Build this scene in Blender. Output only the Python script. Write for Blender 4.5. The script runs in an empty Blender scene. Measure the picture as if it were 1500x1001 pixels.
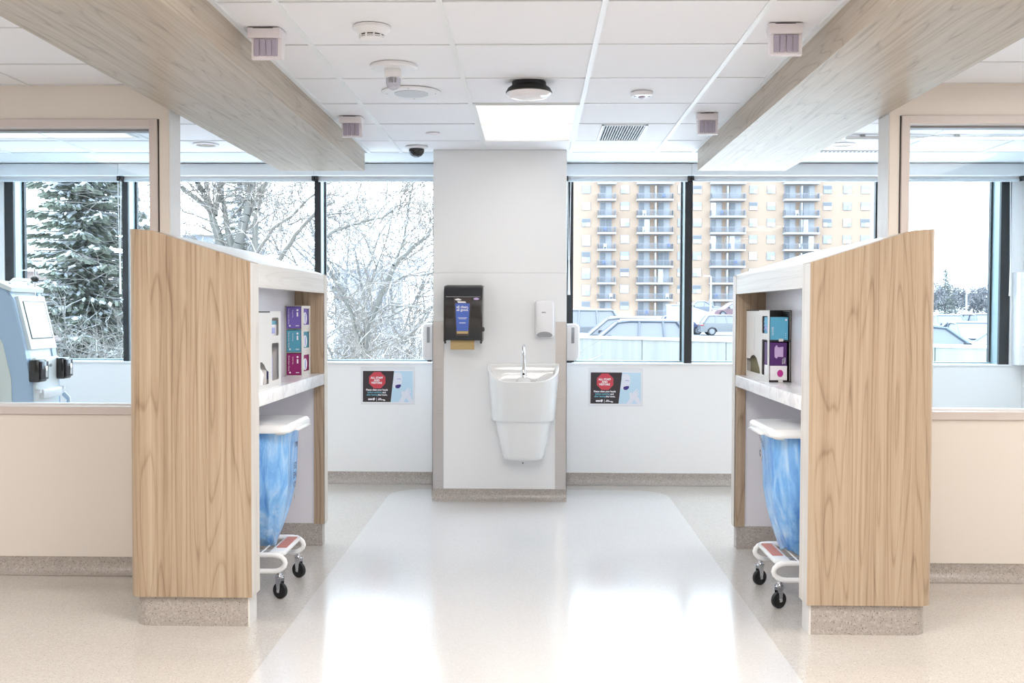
import bpy, bmesh, math, random
from mathutils import Vector, Matrix
PI = math.pi
random.seed(7)
S = bpy.context.scene
COL = S.collection

# ------------------------------------------------------------------ camera, world, lights, exposure
cam_d = bpy.data.cameras.new('camera'); cam = bpy.data.objects.new('camera', cam_d); COL.objects.link(cam)
cam_d.sensor_width = 36; cam_d.lens = 36; cam_d.clip_end = 1000; cam_d.clip_start = 0.05
YAW, PITCH, ROLL = math.atan(32/1500), math.atan(44/1500), math.radians(0.155)
RM = Matrix.Rotation(YAW, 3, 'Z') @ Matrix.Rotation(PI/2-PITCH, 3, 'X') @ Matrix.Rotation(ROLL, 3, 'Z')
CP = Vector((0, 0, 1.35))
cam.matrix_world = Matrix.Translation(CP) @ RM.to_4x4()
S.camera = cam
def at(px, py, Y):
    d = RM @ Vector(((px-750)/1500, -(py-500.5)/1500, -1)); return CP + d*(Y/d.y)
def atz(px, py, Z):
    d = RM @ Vector(((px-750)/1500, -(py-500.5)/1500, -1)); return CP + d*((Z-CP.z)/d.z)

w = bpy.data.worlds.new('overcast_sky'); S.world = w; w.use_nodes = True
wn = w.node_tree; bg = wn.nodes['Background']
geo = wn.nodes.new('ShaderNodeNewGeometry'); sx = wn.nodes.new('ShaderNodeSeparateXYZ'); wr = wn.nodes.new('ShaderNodeValToRGB')
mm = wn.nodes.new('ShaderNodeMath'); mm.operation = 'MULTIPLY_ADD'; mm.inputs[1].default_value = -0.5; mm.inputs[2].default_value = 0.5
wn.links.new(geo.outputs['Incoming'], sx.inputs[0]); wn.links.new(sx.outputs[2], mm.inputs[0]); wn.links.new(mm.outputs[0], wr.inputs[0])
wr.color_ramp.elements[0].color = (.78, .90, 1.0, 1); wr.color_ramp.elements[0].position = .48
wr.color_ramp.elements[1].color = (.70, .85, 1.0, 1); wr.color_ramp.elements[1].position = .8
wn.links.new(wr.outputs[0], bg.inputs[0]); bg.inputs[1].default_value = 6.3

def area(name, x, y, z, sx_, sy_, power, col, rot=(0, 0, 0)):
    l = bpy.data.lights.new(name, 'AREA'); l.shape = 'RECTANGLE'; l.size = sx_; l.size_y = sy_; l.energy = power; l.color = col
    o = bpy.data.objects.new(name, l); o.location = (x, y, z); o.rotation_euler = rot; COL.objects.link(o); return o
WARM = (1.0, .93, .86); NEUT = (1.0, .97, .93)
area('panel_lamp', -.05, 6.26, 2.455, .54, 1.15, 2.6, NEUT)
for i, (x, y) in enumerate([(-.05, 2.6), (-.05, .2), (-3.0, 2.6), (3.0, 2.6), (-3.0, .2), (3.0, .2)]):
    area('ceiling_lamp', x, y, 2.47, .56, 1.15, (46 if abs(x) < 1 else 30 if x > 0 else 25), NEUT if abs(x) < 1 else WARM)
area('ceiling_lamp', 2.55, 4.1, 2.455, .54, .54, 10, WARM)
area('ceiling_lamp', -3.1, 6.55, 2.47, 1.0, .2, 13, NEUT)
area('ceiling_lamp', 3.0, 6.55, 2.47, 1.0, .2, 13, NEUT)
S.view_settings.view_transform = 'Standard'; S.view_settings.look = 'None'
S.view_settings.gamma = 1; S.view_settings.exposure = 0.5; S.view_settings.use_curve_mapping = False

# ------------------------------------------------------------------ materials
def srgb(*c):
    return tuple(((v/255)/12.92 if v/255 <= .04045 else ((v/255+.055)/1.055)**2.4) for v in c) + (1,)
def mat(name, col=(.8, .8, .8, 1), rough=.5, metal=0, spec=.5, coat=0, emit=None, es=0, trans=0, alpha=1, sss=0):
    m = bpy.data.materials.new(name); m.use_nodes = True
    b = m.node_tree.nodes['Principled BSDF']
    b.inputs['Base Color'].default_value = col; b.inputs['Roughness'].default_value = rough
    b.inputs['Metallic'].default_value = metal; b.inputs['Specular IOR Level'].default_value = spec
    b.inputs['Coat Weight'].default_value = coat; b.inputs['Coat Roughness'].default_value = .05
    b.inputs['Transmission Weight'].default_value = trans; b.inputs['Alpha'].default_value = alpha
    if emit: b.inputs['Emission Color'].default_value = emit; b.inputs['Emission Strength'].default_value = es
    return m
class NT:
    def __init__(s, m): s.t = m.node_tree; s.b = s.t.nodes['Principled BSDF']
    def n(s, t, **k):
        x = s.t.nodes.new('ShaderNode'+t)
        for a, v in k.items():
            if a.startswith('i_'): x.inputs[a[2:].replace('_', ' ')].default_value = v
            else: setattr(x, a, v)
        return x
    def l(s, a, b): s.t.links.new(a, b)
    def math(s, op, a, b=None, c=None):
        x = s.n('Math', operation=op)
        for i, v in enumerate((a, b, c)):
            if v is None: continue
            if isinstance(v, (int, float)): x.inputs[i].default_value = v
            else: s.l(v, x.inputs[i])
        return x.outputs[0]
    def ramp(s, f, *st):
        r = s.n('ValToRGB'); e = r.color_ramp.elements
        while len(e) < len(st): e.new(.5)
        for q, (p, c) in zip(e, st): q.position = p; q.color = c
        s.l(f, r.inputs[0]); return r.outputs[0]
    def mix(s, f, a, b, mode='MIX'):
        x = s.n('Mix', data_type='RGBA', blend_type=mode)
        for i, v in ((0, f), (6, a), (7, b)):
            if isinstance(v, (int, float, tuple)): x.inputs[i].default_value = v
            else: s.l(v, x.inputs[i])
        return x.outputs[2]
    def coord(s, scale=(1, 1, 1), rot=(0, 0, 0), kind='Object'):
        c = s.n('TexCoord'); mp = s.n('Mapping'); mp.inputs['Scale'].default_value = scale; mp.inputs['Rotation'].default_value = rot
        s.l(c.outputs[kind], mp.inputs[0]); return mp.outputs[0]
def noise(nt, vec, scale, detail=2, dist=0, rough=.5):
    x = nt.n('TexNoise'); x.inputs['Scale'].default_value = scale; x.inputs['Detail'].default_value = detail
    x.inputs['Distortion'].default_value = dist; x.inputs['Roughness'].default_value = rough
    nt.l(vec, x.inputs['Vector']); return x.outputs['Fac']
def wood(name, axis, light, mid, dark, rough=.38, sc=1.0, spec=.5):
    m = mat(name, rough=rough, spec=spec); nt = NT(m)
    a = [8.5*sc]*3; a['XYZ'.index(axis)] = .6*sc
    v = nt.coord(tuple(a))
    n1 = noise(nt, v, 1.0, 1.2, .15, .4)
    rings = nt.math('FRACT', nt.math('MULTIPLY', n1, 11.0))
    ring = nt.ramp(rings, (0, (1, 1, 1, 1)), (.10, (.42, .42, .42, 1)), (.35, (.1, .1, .1, 1)), (.90, (.25, .25, .25, 1)), (1, (1, 1, 1, 1)))
    b = [95*sc]*3; b['XYZ'.index(axis)] = .7*sc
    n2 = noise(nt, nt.coord(tuple(b)), 1.0, 3, 0, .6)
    b = [320*sc]*3; b['XYZ'.index(axis)] = 9*sc
    n3 = noise(nt, nt.coord(tuple(b)), 1.0, 2, 0, .6)
    b = [26*sc]*3; b['XYZ'.index(axis)] = .25*sc
    n4 = noise(nt, nt.coord(tuple(b)), 1.0, 1, 0, .5)
    f = nt.math('ADD', nt.math('MULTIPLY', ring, .17), nt.math('ADD', nt.math('MULTIPLY', n2, .50), nt.math('ADD', nt.math('MULTIPLY', n3, .20), nt.math('MULTIPLY', n4, .34))))
    c = nt.ramp(f, (.38, light), (.60, mid), (.84, dark))
    nt.l(c, nt.b.inputs['Base Color'])
    bp = nt.n('Bump'); bp.inputs['Strength'].default_value = .12; bp.inputs['Distance'].default_value = .001
    nt.l(n3, bp.inputs['Height']); nt.l(bp.outputs[0], nt.b.inputs['Normal'])
    return m
WOODC = (srgb(193, 175, 153), srgb(174, 152, 128), srgb(122, 99, 79))
M_wood = wood('oak_laminate_upright', 'Z', *WOODC)
M_woodY = wood('oak_laminate_along', 'Y', srgb(196, 184, 168), srgb(178, 163, 145), srgb(132, 116, 99), rough=.38, spec=.5)
M_woodp = wood('daylit_oak_along', 'Y', srgb(228, 223, 217), srgb(218, 212, 205), srgb(196, 188, 179), rough=.3)  # paler oak: window sheen on the station tops put into the colour
M_woodpv = wood('daylit_oak_upright', 'Z', srgb(226, 220, 212), srgb(214, 206, 197), srgb(190, 180, 168), rough=.35)  # paler oak: window light on the panel edges painted into the colour

def terrazzo(name, base, chip1, chip2, rough=.12, scale=150, amount=.22, coat=.0):
    m = mat(name, rough=rough, spec=.5, coat=coat); nt = NT(m)
    v = nt.coord()
    big = noise(nt, v, 1.3, 2)
    b2 = nt.mix(big, base, tuple(c*.93 for c in base[:3])+(1,))
    out = b2
    for sc, th, chip, off in ((scale, amount, chip1, 1), (scale*1.7, amount*1.1, chip2, 2)):
        vo = nt.n('TexVoronoi'); vo.inputs['Scale'].default_value = sc; nt.l(v, vo.inputs['Vector'])
        sep = nt.n('SeparateColor'); nt.l(vo.outputs['Color'], sep.inputs[0])
        near = nt.math('LESS_THAN', vo.outputs['Distance'], .34)
        pick = nt.math('LESS_THAN', sep.outputs[0], th)
        out = nt.mix(nt.math('MULTIPLY', nt.math('MULTIPLY', near, pick), .8), out, chip)
    vo = nt.n('TexVoronoi'); vo.inputs['Scale'].default_value = scale*.8; nt.l(v, vo.inputs['Vector'])
    sep = nt.n('SeparateColor'); nt.l(vo.outputs['Color'], sep.inputs[0])
    out = nt.mix(nt.math('MULTIPLY', nt.math('LESS_THAN', sep.outputs[1], .18), .16), out, (.85, .84, .82, 1))
    nt.l(out, nt.b.inputs['Base Color'])
    return m
M_floor = terrazzo('speckled_vinyl_floor', srgb(198, 192, 185), srgb(124, 114, 106), srgb(172, 163, 154), rough=.15, scale=210, amount=.15)
M_lane = terrazzo('pale_vinyl_lane', srgb(208, 205, 203), srgb(166, 160, 154), srgb(190, 185, 180), rough=.15, scale=260, amount=.10)
M_base = terrazzo('speckled_cove_base', srgb(176, 168, 162), srgb(78, 70, 66), srgb(128, 118, 112), rough=.3, scale=150, amount=.24)

def paint(name, col, rough=.5, bump=.02, sc=180, spec=.4):
    m = mat(name, col, rough, spec=spec); nt = NT(m)
    n = noise(nt, nt.coord(), sc, 2); bp = nt.n('Bump'); bp.inputs['Strength'].default_value = bump; bp.inputs['Distance'].default_value = .002
    nt.l(n, bp.inputs['Height']); nt.l(bp.outputs[0], nt.b.inputs['Normal'])
    n2 = noise(nt, nt.coord(), .9, 2); nt.l(nt.mix(n2, col, tuple(c*.965 for c in col[:3])+(1,)), nt.b.inputs['Base Color'])
    return m
M_wall = paint('warm_white_wall', srgb(233, 226, 219))
M_white = paint('white_panel', srgb(242, 243, 245), .35)
M_tile = paint('ceiling_tile_face', srgb(243, 243, 247), .8, .15, 260, .2)
M_slab = paint('ceiling_plain', srgb(232, 231, 230), .8, .02)
M_bar = mat('grid_bar_white', srgb(236, 238, 240), .4)
M_shadow = mat('reveal_dark', srgb(70, 66, 66), .8)
M_frame = mat('taupe_window_frame', srgb(212, 203, 200), .4)
M_black = mat('black_mullion', srgb(34, 38, 42), .45)
M_alu = mat('grey_green_aluminium', srgb(150, 168, 172), .35, .4)
M_fascia = mat('pale_grey_blind_box', srgb(230, 234, 238), .45)
M_hem = mat('pale_hem_bar', srgb(212, 220, 226), .5)
M_steel = mat('brushed_steel', srgb(192, 190, 190), .33, 1.0)
nt = NT(M_steel); _n = noise(nt, nt.coord((1, 1, 90)), 6, 3); nt.l(nt.ramp(_n, (.3, (.26, .26, .26, 1)), (.7, (.42, .42, .42, 1))), nt.b.inputs['Roughness'])
M_chrome = mat('chrome', (.82, .83, .85, 1), .08, 1)
M_ceramic = mat('glazed_white_ceramic', srgb(238, 238, 238), .12, spec=.6)
M_plastic = mat('white_plastic', srgb(235, 235, 238), .32)
M_plasticm = mat('mauve_white_plastic', srgb(234, 228, 232), .4)
M_lens = mat('ribbed_lilac_lens', srgb(176, 168, 186), .25)
M_greyp = mat('grey_plastic', srgb(150, 152, 158), .4)
M_blackp = mat('gloss_black_plastic', srgb(22, 20, 24), .16, spec=.7)
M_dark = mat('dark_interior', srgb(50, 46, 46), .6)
M_rubber = mat('black_rubber', srgb(24, 24, 26), .5)
M_enamel = mat('white_enamel_tube', srgb(240, 240, 240), .22)
M_red = mat('salmon_red_pad', srgb(190, 122, 110), .7)
M_kraft = mat('brown_paper_towel', srgb(196, 170, 122), .85)
M_paper = mat('white_paper', srgb(242, 242, 244), .6)
M_orgm = mat('light_grey_metal', srgb(222, 219, 216), .35)
M_quartz = mat('white_marbled_quartz', srgb(240, 239, 240), .15)
nt = NT(M_quartz); _n = noise(nt, nt.coord(), 9, 6, 1.2, .6); nt.l(nt.ramp(_n, (.42, srgb(228, 226, 230)), (.5, srgb(244, 243, 244)), (1, srgb(248, 247, 248))), nt.b.inputs['Base Color'])
M_back = mat('lilac_white_back_panel', srgb(226, 224, 230), .22)
M_light = mat('lit_diffuser', (1, 1, 1, 1), .5, emit=(1.0, .95, .86, 1), es=1.0)
nt = NT(M_light)
_c = nt.coord((1, 1, 1), kind='Generated'); _s = nt.n('SeparateXYZ'); nt.l(_c, _s.inputs[0])
_d = nt.math('ABSOLUTE', nt.math('SUBTRACT', _s.outputs[0], .5))
nt.l(nt.ramp(_d, (0, (1.0, .98, .93, 1)), (.28, (1, .96, .88, 1)), (.5, (.78, .73, .66, 1))), nt.b.inputs['Emission Color'])
nt.b.inputs['Emission Strength'].default_value = .92; nt.b.inputs['Base Color'].default_value = (.3, .3, .3, 1)

def glassmat(name, tint=(1, 1, 1, 1), refl=.5):
    m = bpy.data.materials.new(name); m.use_nodes = True; t = m.node_tree; t.nodes.clear()
    o = t.nodes.new('ShaderNodeOutputMaterial'); tr = t.nodes.new('ShaderNodeBsdfTransparent'); gl = t.nodes.new('ShaderNodeBsdfGlossy')
    mx = t.nodes.new('ShaderNodeMixShader'); fr = t.nodes.new('ShaderNodeFresnel'); fr.inputs[0].default_value = 1.45
    ml = t.nodes.new('ShaderNodeMath'); ml.operation = 'MULTIPLY'; ml.inputs[1].default_value = refl
    tr.inputs[0].default_value = tint; gl.inputs['Roughness'].default_value = .02
    t.links.new(fr.outputs[0], ml.inputs[0]); t.links.new(ml.outputs[0], mx.inputs[0]); t.links.new(tr.outputs[0], mx.inputs[1]); t.links.new(gl.outputs[0], mx.inputs[2]); t.links.new(mx.outputs[0], o.inputs[0])
    return m
M_glass = glassmat('clear_window_glass', (.97, .985, .99, 1), .12)
M_glass2 = glassmat('interior_glass', (.95, .985, 1.0, 1), .15)

# ------------------------------------------------------------------ geometry helpers
def BM(): return bmesh.new()
def bx(bm, x0, x1, y0, y1, z0, z1, bev=0, seg=2):
    if x0 > x1: x0, x1 = x1, x0
    if y0 > y1: y0, y1 = y1, y0
    if z0 > z1: z0, z1 = z1, z0
    vs = [bm.verts.new(p) for p in ((x0, y0, z0), (x1, y0, z0), (x1, y1, z0), (x0, y1, z0), (x0, y0, z1), (x1, y0, z1), (x1, y1, z1), (x0, y1, z1))]
    fs = [bm.faces.new([vs[i] for i in f]) for f in ((0, 3, 2, 1), (4, 5, 6, 7), (0, 1, 5, 4), (1, 2, 6, 5), (2, 3, 7, 6), (3, 0, 4, 7))]
    if bev:
        es = set(e for f in fs for e in f.edges)
        bmesh.ops.bevel(bm, geom=list(es), offset=bev, segments=seg, profile=.5, affect='EDGES')
    return bm
def box(*a, **k): return bx(BM(), *a, **k)
def ring_loft(bm, rings, cap=True, closed=True):
    R = [[bm.verts.new(p) for p in r] for r in rings]
    n = len(R[0])
    for a, b in zip(R, R[1:]):
        for i in range(n if closed else n-1):
            j = (i+1) % n
            bm.faces.new((a[i], a[j], b[j], b[i]))
    if cap:
        bm.faces.new(list(reversed(R[0]))); bm.faces.new(R[-1])
    return bm
def tube(bm, pts, r, n=10, cap=True):
    pts = [Vector(p) for p in pts]; rs = r if isinstance(r, (list, tuple)) else [r]*len(pts)
    rings = []; prev = None
    for i, p in enumerate(pts):
        d = (pts[min(i+1, len(pts)-1)]-pts[max(i-1, 0)]).normalized()
        if prev is None:
            u = d.cross(Vector((0, 0, 1)) if abs(d.z) < .9 else Vector((1, 0, 0))).normalized()
        else: u = (prev-d*prev.dot(d)).normalized()
        prev = u; v = d.cross(u)
        rings.append([p+(u*math.cos(2*PI*k/n)+v*math.sin(2*PI*k/n))*rs[i] for k in range(n)])
    return ring_loft(bm, rings, cap)
def lathe(bm, c, prof, n=28, axis='Z'):
    c = Vector(c); rings = []
    for r, h in prof:
        ring = []
        for k in range(n):
            a = 2*PI*k/n; p = (math.cos(a)*r, math.sin(a)*r, h)
            if axis == 'Y': p = (p[0], p[2], -p[1])
            if axis == 'X': p = (p[2], p[0], p[1])
            ring.append(c+Vector(p))
        rings.append(ring)
    return ring_loft(bm, rings, True)
def prism(bm, poly, a0, a1, plane='XZ'):
    """extrude a 2D polygon: plane XZ -> along Y, YZ -> along X, XY -> along Z"""
    def P(p, a): return {'XZ': (p[0], a, p[1]), 'YZ': (a, p[0], p[1]), 'XY': (p[0], p[1], a)}[plane]
    A = [bm.verts.new(P(p, a0)) for p in poly]; B = [bm.verts.new(P(p, a1)) for p in poly]
    n = len(poly)
    for i in range(n): bm.faces.new((A[i], A[(i+1) % n], B[(i+1) % n], B[i]))
    bm.faces.new(A); bm.faces.new(list(reversed(B)))
    return bm
def bez(p0, p1, p2, p3, n=8):
    p0, p1, p2, p3 = map(Vector, (p0, p1, p2, p3)); out = []
    for i in range(n+1):
        t = i/n; s = 1-t; out.append(p0*s**3+p1*3*s*s*t+p2*3*s*t*t+p3*t**3)
    return out
def rrect(x0, x1, z0, z1, r, n=4):
    pts = []
    for cx, cz, a0 in ((x1-r, z1-r, 0), (x0+r, z1-r, 90), (x0+r, z0+r, 180), (x1-r, z0+r, 270)):
        for k in range(n+1):
            a = math.radians(a0+90*k/n); pts.append((cx+r*math.cos(a), cz+r*math.sin(a)))
    return pts
def origin(o):
    v = Vector((0, 0, 0))
    while o: v += o.location; o = o.parent
    return v
def finish(name, me, m, parent, smooth=35):
    if smooth:
        for p in me.polygons: p.use_smooth = True
        me.set_sharp_from_angle(angle=math.radians(smooth))
    for mm_ in (m if isinstance(m, (list, tuple)) else [m]): me.materials.append(mm_)
    o = bpy.data.objects.new(name, me); COL.objects.link(o)
    if parent: o.parent = parent
    return o
def obj(name, bm, m, parent=None, world=True, smooth=35, label=None, kind=None):
    bmesh.ops.recalc_face_normals(bm, faces=bm.faces)
    if world and parent: bmesh.ops.translate(bm, verts=bm.verts, vec=-origin(parent))
    me = bpy.data.meshes.new(name); bm.to_mesh(me); bm.free()
    o = finish(name, me, m, parent, smooth)
    if label: o['label'] = label
    if kind: o['kind'] = kind
    return o
def tag(o, label=None, cat=None, group=None, kind=None):
    if label: o['label'] = label
    if cat: o['category'] = cat
    if group: o['group'] = group
    if kind: o['kind'] = kind
    return o
def empty(name, loc, label=None, cat=None, group=None, rz=0, kind=None):
    o = bpy.data.objects.new(name, None); o.empty_display_size = .05; COL.objects.link(o); o.location = loc; o.rotation_euler = (0, 0, rz)
    return tag(o, label, cat, group, kind)
def copy_tree(o, parent=None):
    c = o.copy(); COL.objects.link(c); c.parent = parent
    for ch in list(o.children): copy_tree(ch, c)
    return c
_fonts = {}
def text(body, size, loc, rot, m, parent, world=True, align='CENTER', bold=0, name='lettering', sx=1):
    cu = bpy.data.curves.new(name, 'FONT'); cu.body = body; cu.size = size; cu.align_x = align; cu.align_y = 'CENTER'
    cu.extrude = .0003; cu.offset = bold; cu.resolution_u = 2
    o = bpy.data.objects.new(name, cu); COL.objects.link(o)
    dg = bpy.context.evaluated_depsgraph_get(); me = bpy.data.meshes.new_from_object(o.evaluated_get(dg))
    bpy.data.objects.remove(o); bpy.data.curves.remove(cu)
    me.transform(Matrix.Diagonal((sx, 1, 1, 1)))
    L = Vector(loc)-(origin(parent) if world and parent else Vector((0, 0, 0)))
    me.transform(Matrix.Translation(L) @ rot.to_4x4()); me.materials.clear()
    return finish(name, me, m, parent, 0)
ROT_F = Matrix.Rotation(PI/2, 3, 'X')                         # faces -Y
ROT_PX = Matrix.Rotation(PI/2, 3, 'Z') @ ROT_F                # faces +X
ROT_MX = Matrix.Rotation(-PI/2, 3, 'Z') @ ROT_F               # faces -X

H = 2.487
# ------------------------------------------------------------------ floor
fl = obj('floor', box(-5, 5, -3, 8.3, -.12, 0), M_floor, kind='structure')
def lane_poly():
    x0, x1, yb = -1.06, .99, 7.72; pts = [(x0, -3), (x1, -3)]
    for k in range(7): a = PI/2*k/6; pts.append((x1-.28+.28*math.cos(a), yb-.28+.28*math.sin(a)))
    for k in range(7): a = PI/2+PI/2*k/6; pts.append((x0+.28+.28*math.cos(a), yb-.28+.28*math.sin(a)))
    return pts
lp = lane_poly(); a = lp[0]; lp[0] = (-.99, -3); lp[1] = (.97, -3)
obj('floor_lane', prism(BM(), lp, 0, .0015, 'XY'), M_lane, fl)

# ------------------------------------------------------------------ ceiling with recessed tiles and grid
ce = obj('ceiling', box(-5, 5, -3, 8.3, H+.035, H+.13), M_slab, kind='structure')
holes = []
def zone(xs, ys, skip=()):
    for i in range(len(xs)-1):
        for j in range(len(ys)-1):
            if (i, j) in skip: continue
            g = .009; dz = random.uniform(-.0012, .0012)
            obj('ceiling_tile', box(xs[i]+g, xs[i+1]-g, ys[j]+g, ys[j+1]-g, H+.004+dz, H+.02+dz, bev=.002, seg=1), M_tile, ce, smooth=0)
    for x in xs: obj('grid_bar', box(x-.0115, x+.0115, ys[0], ys[-1], H-.002, H+.03), M_bar, ce, smooth=0)
    for y in ys: obj('grid_bar', box(xs[0], xs[-1], y-.004, y+.004, H+.0005, H+.03), M_shadow if y in DARKY else M_bar, ce, smooth=0)
DARKY = ()
XS = [-1.185, -.957, -.352, .258, .868, 1.13]
YS = [2.59, 3.19, 3.80, 4.41, 5.04, 5.65, 6.26, 6.865, 7.36]
zone(XS, YS, skip=((2, 5), (2, 6), (3, 6)))
XL = [-3.79, -3.18, -2.57, -1.96, -1.80]; XR = [1.76, 1.95, 2.56, 3.17, 3.76]
zone([-4.4]+XL, [3.52, 4.13, 4.74, 5.17]); zone(XR, [3.52, 4.13, 4.74, 5.17], skip=((2, 0), (1, 0), (1, 1)) and ((1, 0),))
zone(XL, [5.33, 5.65, 6.26, 6.865, 7.36]); zone(XR, [5.33, 5.65, 6.26, 6.865, 7.36])
# plain plaster strip along the windows and the filler parts of the ceiling plane
obj('plaster_strip', box(-4.3, 3.8, 7.366, 8.12, H, H+.034), mat('grey_bulkhead_paint', srgb(204, 208, 212), .6), ce)
obj('plaster_strip', box(-4.3, -3.79, 5.33, 7.36, H, H+.034), M_slab, ce)
for x0, x1 in ((-5, 5),): obj('plaster_strip', box(x0, x1, -3, 2.585, H, H+.034), M_slab, ce)
obj('plaster_strip', box(-5, -1.80, 2.59, 3.52, H, H+.034), M_slab, ce); obj('plaster_strip', box(1.76, 5, 2.59, 3.52, H, H+.034), M_slab, ce)
obj('plaster_strip', box(-5, -4.4, 3.52, 5.17, H, H+.034), M_slab, ce); obj('plaster_strip', box(3.76, 5, 3.52, 5.17, H, H+.034), M_slab, ce)

# ------------------------------------------------------------------ outer walls
wb = empty('wall_back', (0, 8.05, 0), kind='structure')
def under(x0, x1):
    obj('lower_panel', box(x0, x1, 7.985, 8.2, .087, .935), M_white, wb)
    obj('sill', box(x0, x1, 7.975, 8.2, .935, .950, bev=.003), M_plastic, wb)
    prism_pts = [(7.983, .09), (7.983, .05), (7.978, .025), (7.962, .008), (7.935, .0015), (7.99, 0), (8.2, 0), (8.2, .09)]
    obj('cove_base', prism(BM(), prism_pts, x0, x1, 'YZ'), M_base, wb)
under(-4.24, -.70); under(.22, 3.77)
obj('upper_wall', box(-4.24, 3.77, 8.05, 8.2, 2.40, H+.03), M_white, wb)
obj('wall_far_left', box(-4.34, -4.24, 5.32, 8.2, 0, H+.03), M_white, kind='structure')
obj('wall_far_right', box(3.77, 3.87, 5.32, 8.2, 0, H+.03), M_white, kind='structure')
obj('trim_1', box(3.69, 3.77, 7.86, 7.99, .95, 1.66, bev=.004), M_white, kind='structure')
obj('wall_outer_left', box(-5.1, -5, -3, 5.3, 0, H+.03), M_wall, kind='structure')
obj('wall_outer_right', box(5, 5.1, -3, 5.3, 0, H+.03), M_wall, kind='structure')
obj('wall_front', box(-5.1, 5.1, -3.1, -3, 0, H+.03), M_wall, kind='structure')

# ------------------------------------------------------------------ inner glazed walls, left and right
def glazed_wall(side, s, x_end, x_open, far, z0, z1, win):
    root = empty('wall_'+side, (s*3, 5.17, 0), kind='structure')
    y0, y1 = 5.17, 5.33
    xa = s*abs(x_end)
    obj('lower_panel', box(xa, far, y0, y1, .087, z0), M_wall, root)
    obj('header', box(xa, far, y0, y1, z1, H+.03), M_wall, root)
    obj('end_post', box(xa, x_open, y0, y1, z0, z1), M_wall, root)
    obj('corner_edge', box(xa, xa-s*.004, y0+.004, y1-.002, .09, H), M_white, root)
    pp = [(y0+.004, .09), (y0+.002, .05), (y0-.004, .025), (y0-.02, .008), (y0-.05, .0015), (y0, 0), (y1, 0), (y1, .09)]
    obj('cove_base', prism(BM(), pp, xa, far, 'YZ'), M_base, root)
    w = empty(win, (s*3, 5.16, z0), kind='structure')
    fw = .042; xo = x_open
    xi = xo+s*fw; f2 = far
    obj('frame_rail', box(xo, f2, y0-.012, y1+.01, z0, z0+fw, bev=.003, seg=1), M_frame, w)
    obj('frame_rail', box(xo, f2, y0-.012, y1+.01, z1-fw, z1, bev=.003, seg=1), M_frame, w)
    obj('frame_stile', box(xo, xi, y0-.013, y1+.01, z0, z1, bev=.003, seg=1), M_frame, w)
    obj('glazing_bead', box(xi, f2, y0+.05, y0+.10, z0+fw, z0+fw+.010), M_plastic, w)
    obj('glazing_bead', box(xi, f2, y0+.05, y0+.10, z1-fw-.010, z1-fw), M_greyp, w)
    obj('pane', box(xi, f2, y0+.07, y0+.078, z0+fw, z1-fw), M_glass2, w)
    obj('reveal_gap', box(xo-s*.006, xo, y0-.002, y0+.01, z0, z1), M_shadow, w)
glazed_wall('left', -1, 1.85, -1.905, -5.0, .818, 2.318, 'window_3')
glazed_wall('right', 1, 1.77, 1.825, 5.0, .812, 2.330, 'window_4')

# ------------------------------------------------------------------ facade windows
def facade(name, posts, x0, x1, paned):
    w = empty(name, ((x0+x1)/2, 8.1, .95), kind='structure')
    for a, b in posts:
        p = obj('mullion', box(a, b, 8.0, 8.03, .95, 2.40), M_black, w)
        obj('mullion_side', box(a+.003, b-.003, 8.03, 8.19, .95, 2.40), M_alu, w)
    for a, b in paned:
        obj('pane', box(a, b, 8.165, 8.175, .955, 2.40), M_glass, w)
        m = BM()
        bx(m, a, a+.012, 8.15, 8.19, .95, 2.40); bx(m, b-.012, b, 8.15, 8.19, .95, 2.40)
        obj('gasket', m, M_black, w)
        obj('bottom_bead', box(a, b, 8.14, 8.19, .95, .962), M_alu, w)
    return w
facade('window_1', [(-4.17, -4.10), (-3.235, -3.19), (-1.718, -1.67), (-.79, -.74)], -4.17, -.74,
       [(-4.10, -3.235), (-3.19, -1.718), (-1.67, -.79)])
facade('window_2', [(.255, .298), (1.171, 1.229), (2.70, 2.75), (3.60, 3.675)], .255, 3.675,
       [(.298, 1.171), (1.229, 2.70), (2.75, 3.60)])
obj('wall_back_left', box(-4.24, -4.17, 7.99, 8.2, .95, 2.4), M_white, kind='structure')
obj('wall_back_right', box(3.675, 3.77, 7.99, 8.2, .95, 2.4), M_white, kind='structure')

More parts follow.
